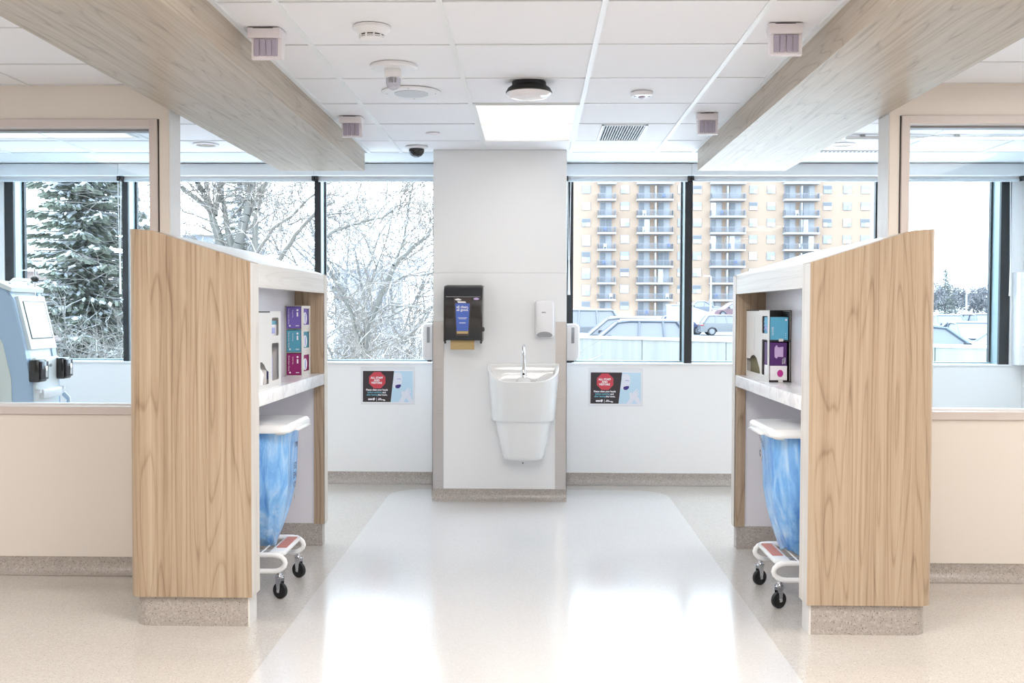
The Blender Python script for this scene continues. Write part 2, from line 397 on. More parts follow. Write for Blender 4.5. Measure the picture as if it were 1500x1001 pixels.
# ------------------------------------------------------------------ roller blinds
bl_lab = {0: 'roller blind in pale box above the leftmost pane, next to the spruce view', 1: 'wide rolled-up blind behind the left wooden beam end',
          2: 'rolled-up blind in pale box just left of the white column', 3: 'rolled-up blind in pale box just right of the white column',
          4: 'wide rolled-up blind above the panes with the tower behind the right wooden beam', 5: 'rolled-up blind in pale box at the far right corner by the wall'}
for i, (a, b, ch) in enumerate([(-4.215, -3.215, -3.235), (-3.213, -1.697, None), (-1.695, -.722, None), (.238, 1.199, .27), (1.201, 2.72, None), (2.722, 3.725, 3.655)]):
    r = empty('roller_blind', ((a+b)/2, 7.93, 2.38), bl_lab[i], 'blind', 'roller blinds along the window wall')
    obj('blind_box', box(a, b, 7.87, 7.99, 2.392, H-.005, bev=.004), M_fascia, r)
    obj('shade_cloth', box(a+.02, b-.02, 7.938, 7.941, 2.36, 2.40), M_plastic, r)
    obj('hem_bar', box(a+.02, b-.02, 7.930, 7.949, 2.352, 2.376, bev=.003), M_hem, r)
    for e in (a+.012, b-.012): obj('end_bracket', box(e-.011, e+.011, 7.90, 7.97, 2.355, 2.395, bev=.003), M_blackp, r)
    if ch is not None:
        c = obj('pull_chain', tube(tube(BM(), [(ch-.012, 7.95, 2.37), (ch-.004, 7.95, 1.75)], .0035, 5), [(ch+.012, 7.95, 2.37), (ch+.004, 7.95, 1.75)], .0035, 5), M_plastic, r)
        obj('chain_weight', tube(BM(), [(ch, 7.95, 1.78), (ch, 7.95, 1.52), (ch, 7.95, 1.48)], [.005, .009, .011], 8), M_plastic, r)

# ------------------------------------------------------------------ centre column
cx0, cx1, cy = -.716, .230, 7.25
wc = empty('wall_centre', ((cx0+cx1)/2, cy, 0), kind='structure')
obj('column_core', box(cx0+.003, cx1-.003, cy+.006, 8.05, .0, H+.02), M_white, wc)
obj('cladding_panel', box(cx0, cx1, cy, cy+.02, .087, 1.620, bev=.0015, seg=1), M_white, wc)
obj('cladding_panel', box(cx0+.002, cx1-.002, cy+.002, cy+.02, 1.626, H), M_white, wc)
pp = [(cy+.002, .087), (cy, .05), (cy-.005, .025), (cy-.02, .008), (cy-.045, .0015), (cy, 0), (cy+.1, 0), (cy+.1, .087)]
obj('cove_base', prism(BM(), pp, cx0-.005, cx1+.005, 'YZ'), M_base, wc)
bsd = BM(); bx(bsd, cx0-.006, cx0+.01, cy, 8.0, 0, .087); bx(bsd, cx1-.01, cx1+.006, cy, 8.0, 0, .087)
obj('side_base', bsd, M_base, wc)
for a, s in ((cx0, 1), (cx1, -1)):
    m = BM(); bx(m, a-s*.003, a+s*.076, cy-.003, cy, .087, 1.278); bx(m, a-s*.003, a, cy-.003, cy+.14, .087, 1.278)
    obj('corner_guard', m, M_steel, wc)

# ------------------------------------------------------------------ wood beams
for side, s, xf, xo in (('left', -1, -1.197, -1.80), ('right', 1, 1.144, 1.757)):
    b = empty('ceiling_beam', ((xf+xo)/2, 3.3, 2.34), 'wood-clad ceiling beam running to the window on the %s of the aisle' % side, 'beam', 'ceiling beams either side of the aisle')
    yend = 7.24
    for y0, y1 in ((-.5, 2.7), (2.7, 5.17), (5.17, yend)):
        obj('soffit_board', box(xf-s*-.012, xo, y0+.0012, y1-.0012, 2.34, 2.352), M_woodY, b)
        obj('side_board', box(xf, xf+s*.012, y0+.0012, y1-.0012, 2.34, H+.0), M_woodY, b)
        obj('outer_board', box(xo-s*.012, xo, y0+.0012, y1-.0012, 2.352, H), M_woodY, b)
    obj('end_board', box(xf+s*.012, xo-s*.012, yend-.014, yend-.002, 2.352, H), M_woodY, b)
    obj('edge_trim', box(xf-s*.022, xf, -.5, 7.3, H-.004, H+.02), M_bar, b)

# ------------------------------------------------------------------ partition units
def unit(side, s, xf, xo, y0, y1):
    """xf = face on the aisle, xo = outer side"""
    U = lambda u: xf+s*u
    wd = abs(xo-xf)
    root = empty('charting_station', ((xf+xo)/2, (y0+y1)/2, 0), 'oak charting station with sloped top and open shelf niche on the %s of the aisle' % side, 'cabinet', 'oak stations flanking the aisle')
    # end panel with sloped top and rounded outer corner
    UB = .42
    def topz(u): return 1.556+.315*min(u, UB)+.08*max(0, u-UB)
    # plan outline rounded at outer near corner
    def endplan(r, inset=0, ya=y0, yb=y0+.125):
        pts = [(U(inset), ya+inset)]
        for k in range(7):
            a = PI/2*k/6
            pts.append((U(wd-inset-r+r*math.sin(a)), ya+inset+r-r*math.cos(a)))
        pts.append((U(wd-inset), yb)); pts.append((U(inset), yb)); return pts
    m = BM(); plan = endplan(.06)
    fr = [(U(0), y0), (U(UB), y0)]; bk = [(U(wd), y0+.125), (U(UB), y0+.125), (U(0), y0+.125)]
    out = fr+plan[1:8]+bk
    A = [m.verts.new((x, y, .128)) for x, y in out]; B = [m.verts.new((x, y, topz(abs(x-xf)))) for x, y in out]
    n = len(out)
    for i in range(n): m.faces.new((A[i], A[(i+1) % n], B[(i+1) % n], B[i]))
    m.faces.new(A); m.faces.new((B[0], B[1], B[n-2], B[n-1])); m.faces.new(B[1:n-1])
    ep = obj('end_panel', m, M_wood, root)
    obj('daylit_edge', box(xf-s*.0015, xf+s*.004, y0+.002, y0+.125, .128, 1.553), M_woodpv, ep)  # pale overlay painting window light on the panel's aisle side
    # top slab following slope
    us = [.0225, .12, .24, UB, wd]
    m = BM()
    prism(m, [(U(u), topz(u)) for u in us]+[(U(u), topz(u)-.02) for u in reversed(us)], y0+.125, y1-.035)
    obj('top_panel', m, M_woodp, root)
    # far end panel
    m = BM(); prism(m, [(U(0), .128), (U(0), topz(0))]+[(U(u), topz(u)) for u in us]+[(U(wd), .128)], y1-.035, y1); obj('far_panel', m, M_wood, root)
    obj('far_post', box(U(0), U(.060), y1-.085, y1-.035, .128, 1.47), M_wood, root)
    obj('daylit_edge', box(xf-s*.0015, xf+s*.003, y1-.085, y1, .128, 1.553), M_woodpv, root)  # same painted daylight on the far panel's edge
    obj('niche_end_panel', box(U(.060), U(.168), y1-.085, y1-.075, .995, 1.47), M_wood, root)
    # top rail
    obj('top_rail', prism(BM(), [(U(0), 1.452), (U(.022), 1.452), (U(.022), topz(.022)), (U(0), topz(0))], y0+.125, y1-.085), M_woodp, root)
    obj('niche_ceiling', box(U(.022), U(.17), y0+.125, y1-.085, 1.462, 1.474), M_white, root)
    # niche back panel and shelf
    obj('back_panel', box(U(.168), U(.180), y0+.125, y1-.036, .93, 1.475), M_back, root)
    m = box(U(-.0), U(.168), y0+.125, y1-.086, .930, .993, bev=.002); obj('shelf', m, M_quartz, root)
    # lower opening: end wall, back, outer side
    obj('lower_end_panel', box(U(.058), U(wd-.02), y1-.075, y1-.036, .13, .93), M_back, root)
    obj('lower_back_panel', box(U(wd-.035), U(wd-.02), y0+.125, y1-.075, .0, .93), M_back, root)
    obj('outer_panel', box(U(wd-.02), U(wd), y0+.125, y1-.036, .128, topz(wd)-.02), M_wood, root)
    obj('under_shelf', box(U(.168), U(wd-.02), y0+.125, y1-.076, .925, .94), M_back, root)
    obj('near_lining', box(U(.012), U(wd-.035), y0+.125, y0+.135, .13, .93), M_back, root)
    # bases
    m = BM(); pl = endplan(.07, .016, y0, y0+.12)
    prism(m, pl, 0, .128, 'XY'); obj('base', m, M_base, root)
    obj('base_corner_strip', box(U(.012), U(.020), y0+.013, y0+.122, 0, .126), M_orgm, root)
    obj('base', box(U(.015), U(wd-.015), y1-.078, y1-.012, 0, .130), M_base, root)
    obj('base', box(U(wd-.034), U(wd-.018), y0+.12, y1-.078, 0, .128), M_base, root)
    return root
unit('left', -1, -1.197, -1.727, 4.30, 5.905)
unit('right', 1, 1.142, 1.667, 4.26, 5.905)

# ------------------------------------------------------------------ wheeled hampers
M_bag = mat('blue_plastic_bag', srgb(92, 158, 226), .22, spec=.6)
nt = NT(M_bag)
nt.b.inputs['Transmission Weight'].default_value = 0
_n = noise(nt, nt.coord((9, 9, 2.2)), 2.0, 5, .8, .6)
nt.l(nt.ramp(_n, (.32, srgb(88, 148, 222)), (.5, srgb(130, 186, 240)), (.70, srgb(186, 218, 248))), nt.b.inputs['Base Color'])
bp = nt.n('Bump'); bp.inputs['Strength'].default_value = .6; bp.inputs['Distance'].default_value = .012; nt.l(_n, bp.inputs['Height']); nt.l(bp.outputs[0], nt.b.inputs['Normal'])
M_ink = mat('black_ink', srgb(26, 30, 50), .5)
def hamper(side, s, xw, ya, yb):
    """xw = wheel X, ya/yb = near/far wheel Y"""
    V = lambda u: xw+s*u
    L = .40
    root = empty('laundry_hamper', (V(.2), (ya+yb)/2, 0), 'white wheeled hamper frame with flat lid under the %s shelf' % side, 'hamper', 'wheeled hampers under the shelves')
    for y in (ya, yb):
        q = []
        zt, zb = .205, .128
        q += [(V(L), y, zt), (V(.03), y, zt)]
        for k in range(9):
            a = PI*k/8; q.append((V(.03-.0-.058*math.sin(a)), y, (zt+zb)/2+(zt-zb)/2*math.cos(a)))
        q += [(V(.03), y, zb), (V(L), y, zb)]
        obj('frame_tube', tube(BM(), q, .0125, 10), M_enamel, root)
    for u in (.30, .38): obj('cross_tube', tube(BM(), [(V(u), ya, .2), (V(u), yb, .2)], .009, 8), M_enamel, root)
    for k in range(3):
        u = .09+k*.09
        obj('rack_wire', tube(BM(), [(V(u), ya, .210), (V(u), yb, .210)], .004, 6), M_enamel, root)
    pd = obj('foot_pedal', box(V(-.02), V(.055), ya+.03, yb-.02, .196, .214, bev=.004), M_enamel, root)
    obj('pedal_pad', box(V(-.008), V(.04), ya+.11, yb-.05, .214, .218), M_red, pd)
    for y in (ya+.02, yb-.02): obj('upright', tube(BM(), [(V(.33), y, .2), (V(.33), y, .78)], .011, 8), M_enamel, root)
    # bag support ring below lid
    obj('bag_ring', tube(BM(), [(V(.33), ya+.02, .775), (V(.0), ya+.02, .775), (V(-.015), ya+.035, .775), (V(-.015), yb-.035, .775), (V(.0), yb-.02, .775), (V(.33), yb-.02, .775)], .009, 8), M_enamel, root)
    # lid
    m = BM(); ins = [(0, .782), (-.004, .79), (-.002, .806), (.006, .816), (.016, .820)]
    rings = []
    for i_, z in ins:
        rings.append([(x, y, z) for x, y in rrect(min(V(-.055), V(.40))+i_, max(V(-.055), V(.40))-i_, ya-.05+i_, yb+.06-i_, .05)])
    ring_loft(m, rings); ld = obj('lid', m, M_enamel, root)
    obj('lid_lip', box(V(-.075), V(-.05), ya+.10, yb-.04, .780, .790, bev=.003), M_enamel, ld)
    # casters
    for y in (ya, yb):
        for u in (0, L-.03):
            st = obj('caster', lathe(BM(), (V(u), y, 0), [(.014, .096), (.018, .100), (.018, .108), (.010, .110), (.010, .122)], 14), M_chrome, root)
            wy = .012*(-1)
            wx = V(u)-s*.004
            m = lathe(BM(), (wx-.011, y-.0, .038), [(.030, 0), (.037, .002), (.038, .006), (.038, .016), (.037, .020), (.030, .022)], 24, 'X')
            bmesh.ops.rotate(m, verts=m.verts, cent=(wx, y, .038), matrix=Matrix.Rotation(s*math.radians(-62), 3, 'Z'))
            obj('wheel', m, M_rubber, st)
            m = BM()
            for t in (-1, 1):
                prism(m, [(y-.016, .105), (y+.016, .105), (y+.007, .030), (y-.007, .030)], wx+t*.0145-.0012, wx+t*.0145+.0012, 'YZ')
            lathe(m, (wx-.018, y, .038), [(.008, 0), (.008, .036)], 12, 'X')
            bx(m, wx-.016, wx+.016, y-.016, y+.016, .098, .101)
            bmesh.ops.rotate(m, verts=m.verts, cent=(wx, y, .038), matrix=Matrix.Rotation(s*math.radians(-62), 3, 'Z'))
            obj('fork', m, M_chrome, st)
    # bag
    bag = empty('laundry_bag', (V(.15), (ya+yb)/2, .21), 'translucent blue plastic bag hanging in the %s hamper' % side, 'bag', 'blue bags in the hampers')
    rnd = random.Random(3 if s < 0 else 9)
    nU, nZ = 72, 26; ph = [rnd.uniform(0, 6.28) for _ in range(8)]
    rings = []
    for j in range(nZ+1):
        t = j/nZ; z = .776-t*(.776-.222)
        e = max(0, (t-.45)/.55); k = 1-.58*e**1.3
        cxu = .155-.010*e; cyy = (ya+yb)/2+.02*e
        hx = .185*k*(1-.06*math.sin(PI*t)); hy = ((yb-ya)/2+.01)*(1-.03*t)*(1-.66*e**1.5)
        ring = []
        for i in range(nU):
            a = 2*PI*i/nU
            ca, sa = math.cos(a), math.sin(a); pw = .55
            fx = math.copysign(abs(ca)**pw, ca); fy = math.copysign(abs(sa)**pw, sa)
            am = .004+.018*t+.02*e
            r = 1+am*3*(math.sin(5*a+ph[0]+2.2*t)+.7*math.sin(9*a+ph[1]-3*t)+.6*math.sin(14*a+ph[2]+4*t)+.3*math.sin(23*a+ph[3]))*.35
            ring.append((V(cxu+hx*fx*r), cyy+hy*fy*r, z-.012*math.sin(3*a+ph[4])*e+.006*math.sin(7*a+ph[5])*t))
        rings.append(ring)
    m = BM(); ring_loft(m, rings); obj('bag_skin', m, M_bag, bag, smooth=60)
    # printed letters on the bag's aisle side, read from the aisle
    xx = V(-.036)
    R_ = ROT_PX if s < 0 else ROT_MX
    if s < 0:
        for t_, y, z, sz, b in (('re', yb-.06, .705, .055, .0012), ('ED', yb-.085, .60, .045, 0), ('EN', yb-.095, .555, .045, 0), ('KY', yb-.10, .510, .045, 0), ('i', yb-.11, .455, .045, 0)):
            text(t_, sz, (xx, y-.12, z), R_, M_ink, bag, bold=b)
    else:
        for t_, y, z, sz in (('CLOTH', yb-.13, .735, .035), ('G  I', yb-.12, .665, .045)):
            text(t_, sz, (xx-.001, y-.03, z), R_ @ Matrix.Rotation(-.5, 3, 'Z'), M_ink, bag)
hamper('left', -1, -1.190, 4.745, 5.128)
hamper('right', 1, 1.125, 4.661, 5.058)

# ------------------------------------------------------------------ things on the shelves
M_purple = mat('purple_card', srgb(112, 92, 176), .5); M_teal = mat('teal_card', srgb(78, 152, 178), .5); M_mag = mat('magenta_card', srgb(140, 16, 100), .5)
M_sky = mat('sky_blue_card', srgb(92, 172, 206), .5); M_dpur = mat('deep_purple_card', srgb(78, 34, 104), .45); M_pink = mat('magenta_dot', srgb(186, 44, 140), .5)
M_lil = mat('lilac_card', srgb(196, 170, 214), .5); M_lilw = mat('blue_tissue', srgb(160, 166, 220), .6); M_sh = mat('white_card', srgb(238, 236, 240), .5)
SZ = .993
# glove box rack, left
gx0, gx1, gy0, gy1 = -1.362, -1.272, 5.585, 5.80
r = empty('glove_box_rack', (-1.31, 5.69, SZ), 'white wall rack holding three stacked glove boxes in the left niche', 'rack')
z0 = SZ; z1 = SZ+.386; hh = (z1-z0)/3
m = BM(); bx(m, gx0, gx1, gy1-.004, gy1, z0, z1); bx(m, gx0, gx0+.003, gy0, gy1, z0, z1); bx(m, gx0, gx1, gy0, gy1, z0, z0+.003); bx(m, gx0, gx1, gy0, gy1, z1-.003, z1)
for k in (1, 2): bx(m, gx0, gx1-.002, gy0, gy1, z0+hh*k-.001, z0+hh*k+.001)
obj('rack_shell', m, M_orgm, r)
def face_with_holes(bm, x, xt, y0, y1, z0, z1, holes):
    """plate in the YZ plane (thickness x..xt) with rectangular openings built from strips; holes sorted, non overlapping in z"""
    zc = z0
    for (hy0, hy1, hz0, hz1) in holes:
        if hz0 > zc: bx(bm, x, xt, y0, y1, zc, hz0)
        bx(bm, x, xt, y0, hy0, hz0, hz1); bx(bm, x, xt, hy1, y1, hz0, hz1); zc = hz1
    if z1 > zc: bx(bm, x, xt, y0, y1, zc, z1)
m = BM(); face_with_holes(m, gx1-.002, gx1+.001, gy0, gy1, z0, z1, [(gy0+.045, gy1-.03, z0+hh*k+.022, z0+hh*(k+1)-.016) for k in range(3)])
obj('front_plate', m, M_orgm, r)
for k, (mm_, nm) in enumerate(((M_mag, 'magenta'), (M_teal, 'teal'), (M_purple, 'purple'))):
    zb = z0+hh*k+.004
    g = empty('glove_box', (-1.32, 5.68, zb), '%s cardboard glove box, %s of the three in the left rack' % (nm, ('lowest', 'middle', 'topmost')[k]), 'box', 'glove boxes in the left rack')
    obj('carton', box(gx0+.006, gx1-.006, gy0+.004, gy1-.008, zb, zb+hh-.010, bev=.001, seg=1), mm_, g)
    m = BM(); pts = [(5.69+.045*math.cos(2*PI*q/20), zb+.055+.033*math.sin(2*PI*q/20)) for q in range(20)]
    prism(m, pts, gx1-.006, gx1-.0045, 'YZ'); ov = obj('oval_opening', m, M_sh, g)
    m = BM(); pts = [(5.69+.014*math.cos(2*PI*q/16), zb+.055+.028*math.sin(2*PI*q/16)) for q in range(16)]
    prism(m, pts, gx1-.0045, gx1-.0038, 'YZ'); obj('glove_tip', m, M_lilw, ov)
    RR = ROT_F @ Matrix.Rotation(PI/2, 3, 'Z')
    text('Nitrile Exam Gloves', .0105, (gx0+.018, gy0+.0035, zb+.065), ROT_F @ Matrix.Rotation(-PI/2, 3, 'Z'), M_sh, g)
    text('Powder Free', .008, (gx0+.040, gy0+.0035, zb+.080), ROT_F @ Matrix.Rotation(-PI/2, 3, 'Z'), M_sh, g)
    m = BM(); prism(m, [(gx0+.066+.006*math.cos(q*PI/3), zb+.100+.006*math.sin(q*PI/3)) for q in range(6)], gy0+.0035, gy0+.0028)
    bx(m, gx0+.062, gx0+.070, gy0+.0028, gy0+.0035, zb+.065, zb+.088)
    ring = [(gx0+.024+.005*math.cos(q*PI/5), zb+.014+.005*math.sin(q*PI/5)) for q in range(10)]; prism(m, ring, gy0+.0035, gy0+.0028)
    bx(m, gx0+.056, gx0+.074, gy0+.0028, gy0+.0035, zb+.012, zb+.016)
    obj('printed_mark', m, M_sh, g, kind='stuff')

def organizer(side, xf, s, y0, y1, zt, step=None):
    """sheet metal dispenser; face plate at X=xf facing the aisle (normal -s)"""
    dpt = .105
    r = empty('supply_organizer', (xf+s*dpt/2, (y0+y1)/2, SZ), 'light grey metal supply dispenser with cut-outs on the %s shelf' % side, 'organizer')
    xb = xf+s*dpt
    m = BM()
    bx(m, xb-s*.002, xb, y0, y1, SZ, zt); bx(m, xf, xb, y0, y1, SZ, SZ+.003)
    bx(m, xf, xb, y1-.002, y1, SZ, zt); bx(m, xf, xb, (y0*.62+y1*.38)-.001, (y0*.62+y1*.38)+.001, SZ, zt-.01)
    if s < 0: bx(m, xf, xb, y0, y0+.002, SZ, zt)
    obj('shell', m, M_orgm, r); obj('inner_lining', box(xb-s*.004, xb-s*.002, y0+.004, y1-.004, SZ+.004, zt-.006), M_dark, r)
    return r, xb
# left organizer (openings: upper right window, lower slot, small bottom-left scoop)
ox = -1.225; oy0, oy1, ozt = 4.50, 4.925, 1.348
r, xb = organizer('left', ox, -1, oy0, oy1, ozt)
def cutplate(x0, x1, y0, y1, z0, z1, holes):
    """holes: list of polygons (y,z); plate triangulated by bmesh from an outline with holes"""
    m = BM(); loops = [[(y0, z0), (y1, z0), (y1, z1), (y0, z1)]]+holes
    es = []
    for lp_ in loops:
        vs = [m.verts.new((x0, a, b)) for a, b in lp_]
        es += [m.edges.new((vs[i], vs[(i+1) % len(vs)])) for i in range(len(vs))]
    bmesh.ops.triangle_fill(m, edges=es, use_beauty=True)
    ret = bmesh.ops.extrude_face_region(m, geom=list(m.faces))
    bmesh.ops.translate(m, verts=[v for v in ret['geom'] if isinstance(v, bmesh.types.BMVert)], vec=(x1-x0, 0, 0))
    return m
hl = [rrect(oy0+.255, oy0+.385, ozt-.115, ozt-.030, .012, 2), rrect(oy0+.255, oy0+.385, SZ+.030, SZ+.205, .012, 2),
      [(oy0+.05, SZ+.02), (oy0+.20, SZ+.02), (oy0+.20, SZ+.075), (oy0+.16, SZ+.085), (oy0+.12, SZ+.11), (oy0+.08, SZ+.125), (oy0+.05, SZ+.125)]]
obj('face_plate', cutplate(ox, ox+.002, oy0, oy1, SZ, ozt, hl), M_orgm, r, smooth=0)
obj('slot_shade', box(ox+.002, ox+.004, oy0+.0, oy0+.215, ozt-.006, ozt), M_dark, r)  # dark strip stands in for the shade in the open top slot
t_ = empty('mask_box', (ox-.05, oy0+.32, ozt-.16), 'white and teal mask carton seen in the upper cut-out of the left dispenser', 'box')
obj('carton', box(ox-.09, ox-.012, oy0+.24, oy0+.40, ozt-.15, ozt-.045), M_sh, t_); obj('teal_band', box(ox-.012, ox-.010, oy0+.25, oy0+.39, ozt-.063, ozt-.046), M_teal, t_); obj('blue_square', box(ox-.012, ox-.010, oy0+.31, oy0+.36, ozt-.105, ozt-.078), M_lilw, t_)
m = BM()
for k in range(6): bx(m, ox-.05+.006*k, ox-.047+.006*k, oy0+.265+.004*k, oy0+.37-.006*k, SZ+.035, SZ+.20-.012*k, bev=.001, seg=1)
o_ = obj('face_masks', m, M_lilw); tag(o_, 'pale blue folded masks standing in the lower slot of the left dispenser', 'mask')
m = BM(); tube(m, [(ox-.03, oy0+.09, SZ+.02), (ox-.028, oy0+.10, SZ+.07), (ox-.03, oy0+.12, SZ+.10)], [.03, .032, .012], 10)
o_ = obj('tissue_wad', m, M_paper); tag(o_, 'white tissue wad in the scooped opening of the left dispenser', 'tissue')

# right organizer
ox = 1.200; oy0, oy1, ozt = 5.145, 5.80, 1.360
ya_ = 5.24
r, xb = organizer('right', ox, 1, ya_, oy1, ozt)
hr = [rrect(ya_+.035, ya_+.165, ozt-.12, ozt-.030, .010, 2), rrect(ya_+.035, ya_+.165, SZ+.030, SZ+.215, .010, 2),
      [(ya_+.345, SZ+.15), (ya_+.352, SZ+.15), (ya_+.352, ozt-.04), (ya_+.345, ozt-.04)],
      [(ya_+.20, SZ+.03), (ya_+.54, SZ+.03), (ya_+.54, SZ+.10), (ya_+.46, SZ+.10), (ya_+.42, SZ+.118), (ya_+.36, SZ+.125), (ya_+.29, SZ+.11), (ya_+.22, SZ+.06)]]
obj('face_plate', cutplate(ox-.002, ox, ya_, oy1, SZ, ozt, hr), M_orgm, r, smooth=0)
obj('slot_shade', box(ox-.003, ox+.02, ya_+.24, oy1, ozt-.004, ozt+.001), M_dark, r)  # dark strip painting slot shade along the right dispenser's top
fx = box(ox+.0, ox+.108, ya_-.004, ya_+.004, ozt-.004, ozt); bx(fx, ox+.104, ox+.108, ya_-.004, ya_+.2, SZ, ozt); bx(fx, ox, ox+.108, ya_-.004, ya_+.2, SZ+.208, SZ+.214); bx(fx, ox, ox+.108, ya_-.004, ya_+.2, SZ, SZ+.006)
bx(fx, ox, ox+.108, ya_+.15, ya_+.154, SZ, ozt)
obj('open_end_frame', fx, M_dark, r)
m = BM(); bx(m, ox+.045, ox+.068, ya_-.010, ya_-.004, SZ+.208, SZ+.222, bev=.002); bx(m, ox+.045, ox+.068, ya_-.010, ya_-.004, SZ, SZ+.014, bev=.002); obj('retaining_tab', m, M_orgm, r)
b = empty('glove_carton', (ox+.05, ya_+.07, SZ+.215), 'sky blue glove carton in the top bay of the right dispenser', 'box')
obj('carton', box(ox+.004, ox+.094, ya_, ya_+.14, SZ+.2155, SZ+.332, bev=.001, seg=1), M_sky, b)
text('GLOVES', .012, (ox+.016, ya_-.0005, SZ+.26), ROT_F @ Matrix.Rotation(PI/2, 3, 'Z'), M_sh, b)
m = BM(); lathe(m, (ox+.083, ya_-.0005, SZ+.318), [(.005, 0), (.005, .0006)], 10, 'Y')
for k in range(3): bx(m, ox+.080, ox+.083, ya_-.0006, ya_, SZ+.226+.010*k, SZ+.229+.010*k)
obj('printed_mark', m, M_sh, b, kind='stuff')
b = empty('mask_carton', (ox+.05, ya_+.07, SZ+.006), 'deep purple and white mask carton in the lower bay of the right dispenser', 'box')
obj('carton', box(ox+.004, ox+.088, ya_+.0, ya_+.13, SZ+.084, SZ+.203, bev=.001, seg=1), M_dpur, b)
obj('white_lower_part', box(ox+.004, ox+.090, ya_-.002, ya_+.13, SZ+.010, SZ+.0835, bev=.001, seg=1), M_sh, b)
m = BM(); prism(m, [(ox+.055+.0155*math.cos(q*PI/8), SZ+.045+.0185*math.sin(q*PI/8)) for q in range(16)], ya_-.0028, ya_-.0020); obj('round_sticker', m, M_pink, b)
m = BM(); prism(m, [(ox+.030, SZ+.182), (ox+.036, SZ+.190), (ox+.044, SZ+.178), (ox+.070, SZ+.181), (ox+.070, SZ+.128), (ox+.044, SZ+.130), (ox+.036, SZ+.120), (ox+.026, SZ+.130), (ox+.026, SZ+.175)], ya_-.001, ya_+.001); obj('mask_picture', m, M_lil, b)
text('MASKS', .013, (ox+.078, ya_-.001, SZ+.110), ROT_F @ Matrix.Rotation(PI/2, 3, 'Z'), M_sh, b, sx=.8)
text('MEDICAL', .009, (ox+.068, ya_-.001, SZ+.107), ROT_F @ Matrix.Rotation(PI/2, 3, 'Z'), M_sh, b, sx=.8)
m = BM(); bx(m, ox+.012, ox+.03, ya_+.05, ya_+.155, SZ+.03, SZ+.20, bev=.003); o_ = obj('paper_packet', m, M_paper); tag(o_, 'white paper packet with blue band in the lower slot of the right dispenser', 'packet')
p_ = obj('blue_band', box(ox+.0105, ox+.012, ya_+.075, ya_+.10, SZ+.06, SZ+.16), M_lilw, o_)
m = BM()
for k in range(3): tube(m, [(ox+.012+.004*k, ya_+.06, ozt-.105+.018*k), (ox+.008+.004*k, ya_+.10, ozt-.09+.012*k), (ox+.014, ya_+.15, ozt-.10+.02*k)], .010, 8)
o_ = obj('eye_shields', m, M_lilw); tag(o_, 'bluish folded eye shields in the upper cut-out of the right dispenser', 'eyewear')
M_olive = mat('olive_fabric', srgb(120, 112, 84), .8)
m = BM(); prism(m, [(ya_+.22, SZ+.02), (ya_+.54, SZ+.02), (ya_+.54, SZ+.095), (ya_+.36, SZ+.12), (ya_+.25, SZ+.07)], ox+.02, ox+.07, 'YZ')
o_ = obj('glove_bundle', m, M_olive); tag(o_, 'olive folded fabric in the scooped opening of the right dispenser', 'fabric')

# ------------------------------------------------------------------ sink
sk = empty('wall_sink', (-.073, 7.25, .30), 'white ceramic wall-hung hand wash sink with deep apron on the white column', 'sink')
SCX = -.073
def Dring(hw, dep, zb, zf, n=28, sq=.62, yb=7.249):
    pts = []
    for k in range(n+1):
        a = PI*k/n; c, s_ = math.cos(a), math.sin(a)
        x = SCX-hw*math.copysign(abs(c)**sq, c); f = abs(s_)**.85
        pts.append((x, yb-dep*f, zb+(zf-zb)*f))
    x0_, x1_ = pts[-1][0], pts[0][0]
    pts += [(x0_+(x1_-x0_)*k/6, yb, zb) for k in range(1, 6)]
    return pts
rings = [Dring(.205, .30, .585, .600), Dring(.222, .335, .590, .600), Dring(.224, .345, .60, .612), Dring(.232, .365, .70, .70), Dring(.243, .40, .84, .79), Dring(.252, .425, .965, .868), Dring(.252, .426, .978, .874), Dring(.247, .420, .982, .878, yb=7.246),
         Dring(.233, .390, .980, .876, yb=7.232), Dring(.228, .384, .972, .868, yb=7.228)]
inner = [Dring(.215, .362, .93, .845, yb=7.222), Dring(.19, .33, .87, .81, yb=7.22), Dring(.15, .26, .83, .79, yb=7.20), Dring(.08, .14, .80, .785, yb=7.16)]
m = BM(); ring_loft(m, rings+inner); obj('basin', m, M_ceramic, sk, smooth=32)
rings = [Dring(.125, .20, .325, .318, sq=.5), Dring(.148, .235, .335, .325, sq=.5), Dring(.156, .25, .36, .35, sq=.5), Dring(.185, .29, .50, .50, sq=.55), Dring(.203, .315, .60, .60, sq=.6)]
m = BM(); ring_loft(m, rings); obj('shroud', m, M_ceramic, sk, smooth=50)
m = BM(); lathe(m, (SCX+.003, 7.12, .815), [(.06, 0), (.052, .05), (.044, .07), (.034, .074)], 20); obj('tap_deck', m, M_ceramic, sk)
m = BM(); prism(m, [(SCX+.06, .83), (SCX+.21, .86), (SCX+.21, .925), (SCX+.15, .915), (SCX+.10, .88)], 7.10, 7.22); obj('soap_ledge', m, M_ceramic, sk)
m = BM(); lathe(m, (SCX, 7.015, .303), [(.004, 0), (.004, .01)], 8); obj('drain_screw', m, M_dark, sk)
fa = empty('tap', (SCX+.003, 7.12, .874), 'chrome gooseneck sensor tap standing in the wall sink', 'tap')
tx = SCX+.003
obj('body', lathe(BM(), (tx, 7.12, .874), [(.024, 0), (.024, .006), (.021, .012), (.016, .09), (.012, .15), (.011, .16)], 20), M_chrome, fa)
obj('spout', tube(BM(), [(tx, 7.12, 1.03)]+bez((tx, 7.12, 1.06), (tx, 7.12, 1.135), (tx, 7.02, 1.135), (tx, 7.005, 1.065), 10)+[(tx, 7.0, 1.05)], .0105, 12), M_chrome, fa)
obj('sensor_eye', lathe(BM(), (tx, 7.096, .915), [(.0085, 0), (.0085, .010)], 14, 'Y'), M_blackp, fa)

